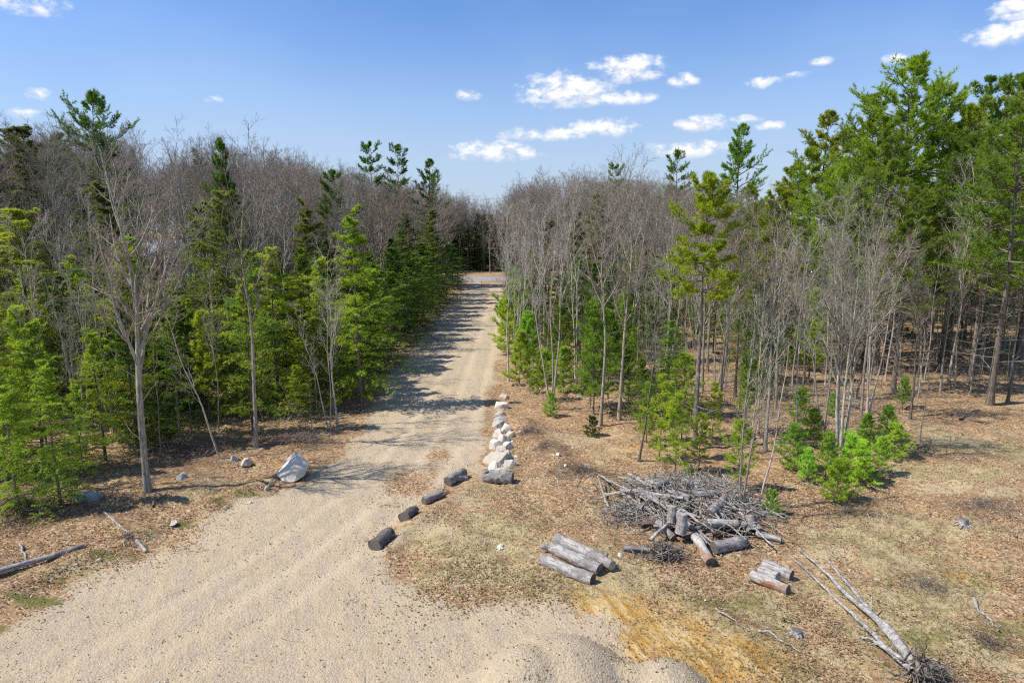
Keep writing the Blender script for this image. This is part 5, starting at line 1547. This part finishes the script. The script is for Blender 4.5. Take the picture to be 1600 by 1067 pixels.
def tufts(name, label, n, seed, weight, blades_n, L, wd, mat, y1=45, spread=.55, cat='grass'):
    x, y, r = scatter_pts(n, seed, y1=y1)
    g, u, v, nn = masks(x, y)
    k = r.random(n) < weight(g, u, v, x, y)
    x, y = x[k], y[k]
    p = np.stack([x, y, hgt(x, y)], 1)
    p = np.repeat(p, 1, 0)
    mb = MB()
    d = np.tile([0, 0, 1.0], (len(p), 1))
    blades(mb, p, d, blades_n, L, wd, spread, r)
    tag(obj(name, mb.mesh(name, [M[mat]], False)), label, cat, None, 'stuff')


leaves()
tufts('dry_grass', 'dry straw-coloured grass over the clearing', 60000, 22, lambda g, u, v, x, y: (1 - g) * np.clip(blob('grass', u, v) * 1.1 + .45 * blob('orange', u, v) + .06, 0, 1) * np.clip(.5 + 2.4 * fbm(x * .7, y * .7 + 5, 3), .05, 1), 6, .13, .013, 'straw', spread=1.0)
tufts('green_grass', 'sparse green blades among the dry grass', 9000, 23, lambda g, u, v, x, y: (1 - g) * np.clip(blob('grass', u, v) * .9 + blob('moss', u, v) * .8, 0, 1) * (fbm(x * .5 + 40, y * .5, 3) > .08), 6, .10, .016, 'weed', spread=.8)
tufts('gravel_weeds', 'tiny olive weeds dotting the gravel', 13000, 24, lambda g, u, v, x, y: (g > .6) * np.where(y < 24, .6, .2) * np.clip(.3 + 3.4 * fbm(x * .35 + 3, y * .35, 4), 0.02, 1), 9, .05, .02, 'weed', y1=34, spread=1.3, cat='weeds')


def pebbles():
    x, y, r = scatter_pts(30000, 25, y1=30)
    g, u, v, n = masks(x, y)
    k = (g > .5) | (r.random(len(x)) < .05)
    x, y = x[k], y[k]; N = len(x)
    s = r.lognormal(-4.45, .4, N)
    c = np.stack([x, y, hgt(x, y) + s * .25], 1)
    o = np.array([(1, 0, 0), (0, 1, 0), (-1, 0, 0), (0, -1, 0), (0, 0, .7), (0, 0, -.5)])
    V = c[:, None] + o[None] * s[:, None, None] * r.uniform(.6, 1.3, (N, 6, 1))
    f = np.array([(0, 1, 4), (1, 2, 4), (2, 3, 4), (3, 0, 4)])
    F = (np.arange(N)[:, None, None] * 6 + f[None]).reshape(-1, 3)
    mb = MB(); mb.add(V.reshape(-1, 3), F)
    tag(obj('gravel_pebbles', mb.mesh('gravel_pebbles', [M['pebble']], False)), 'loose pebbles on the gravel driveway', 'gravel', None, 'stuff')


pebbles()


def ground_twigs():
    x, y, r = scatter_pts(5200, 26, y1=46)
    g, u, v, n = masks(x, y)
    k = r.random(len(x)) < (1 - g) * .55 * (1 - .75 * blob('grass', u, v)) * (1 - .95 * blob('orange', u, v)) + .006
    x, y = x[k], y[k]; N = len(x)
    a = r.uniform(0, 6.28, N); L = r.uniform(.15, .8, N)
    P = np.zeros((N, 4, 3))
    for s in range(4):
        P[:, s, 0] = x + np.cos(a) * L * s / 3; P[:, s, 1] = y + np.sin(a) * L * s / 3; a = a + r.normal(0, .09, N)
    P[..., 2] = hgt(P[..., 0].ravel(), P[..., 1].ravel()).reshape(N, 4) + .015 + .02 * r.random((N, 4))
    mb = MB(); tubes(mb, P, r.uniform(.003, .009, N)[:, None] * np.linspace(1, .5, 4)[None], 3)
    tag(obj('fallen_twigs', mb.mesh('fallen_twigs', [M['dead_grey']])), 'thin fallen twigs strewn over the leafy ground', 'twigs', None, 'stuff')


ground_twigs()


def wood_slash(name, label, test, n, seed, y0, y1):
    """dead undergrowth stems and fallen branches on the floor of a wood"""
    r = random.Random(seed); pts = []
    while len(pts) < n:
        Y = y0 * (y1 / y0) ** r.random(); px = r.uniform(-60, 1660); x = (px - 800) / FPX * Y * 1.02
        if test(x, Y, px): pts.append((x, Y))
    p = np.array(pts); q = np.random.default_rng(seed)
    d = q.normal(size=(n, 3)); up = q.random(n) < .45
    d[:, 2] = np.where(up, np.abs(d[:, 2]) + 1.4, np.abs(d[:, 2]) * .25); d = unit(d)
    L = np.where(up, q.uniform(.4, 1.6, n), q.uniform(.6, 2.6, n))
    P = np.zeros((n, 5, 3)); P[:, 0] = np.stack([p[:, 0], p[:, 1], hgt(p[:, 0], p[:, 1]) + .01], 1)
    for s_ in range(1, 5):
        d = unit(d + q.normal(0, .13, (n, 3))); P[:, s_] = P[:, s_ - 1] + d * (L / 4)[:, None]
    P[..., 2] = np.maximum(P[..., 2], hgt(P[..., 0].ravel(), P[..., 1].ravel()).reshape(n, 5) + .01)
    Rr = q.uniform(.006, .02, n)[:, None] * np.linspace(1, .4, 5)[None]
    mb = MB(); tubes(mb, P, Rr, 3)
    C, Cr, _ = grow(P, Rr, 3, .3, .95, .7, .2, L * .3, 3, .05, .12, .6, .5, .3, r=q, minr=.004)
    tubes(mb, C, Cr, 3)
    tag(obj(name, mb.mesh(name, [M['dead_grey']])), label, 'undergrowth', None, 'stuff')


wood_slash('undergrowth', 'dead grey undergrowth stems and fallen branches behind the brush pile', right_wood, 1900, 31, 32, 85)
wood_slash('undergrowth', 'dead grey undergrowth stems and fallen branches behind the lone boulder', left_wood, 1300, 32, 26, 70)
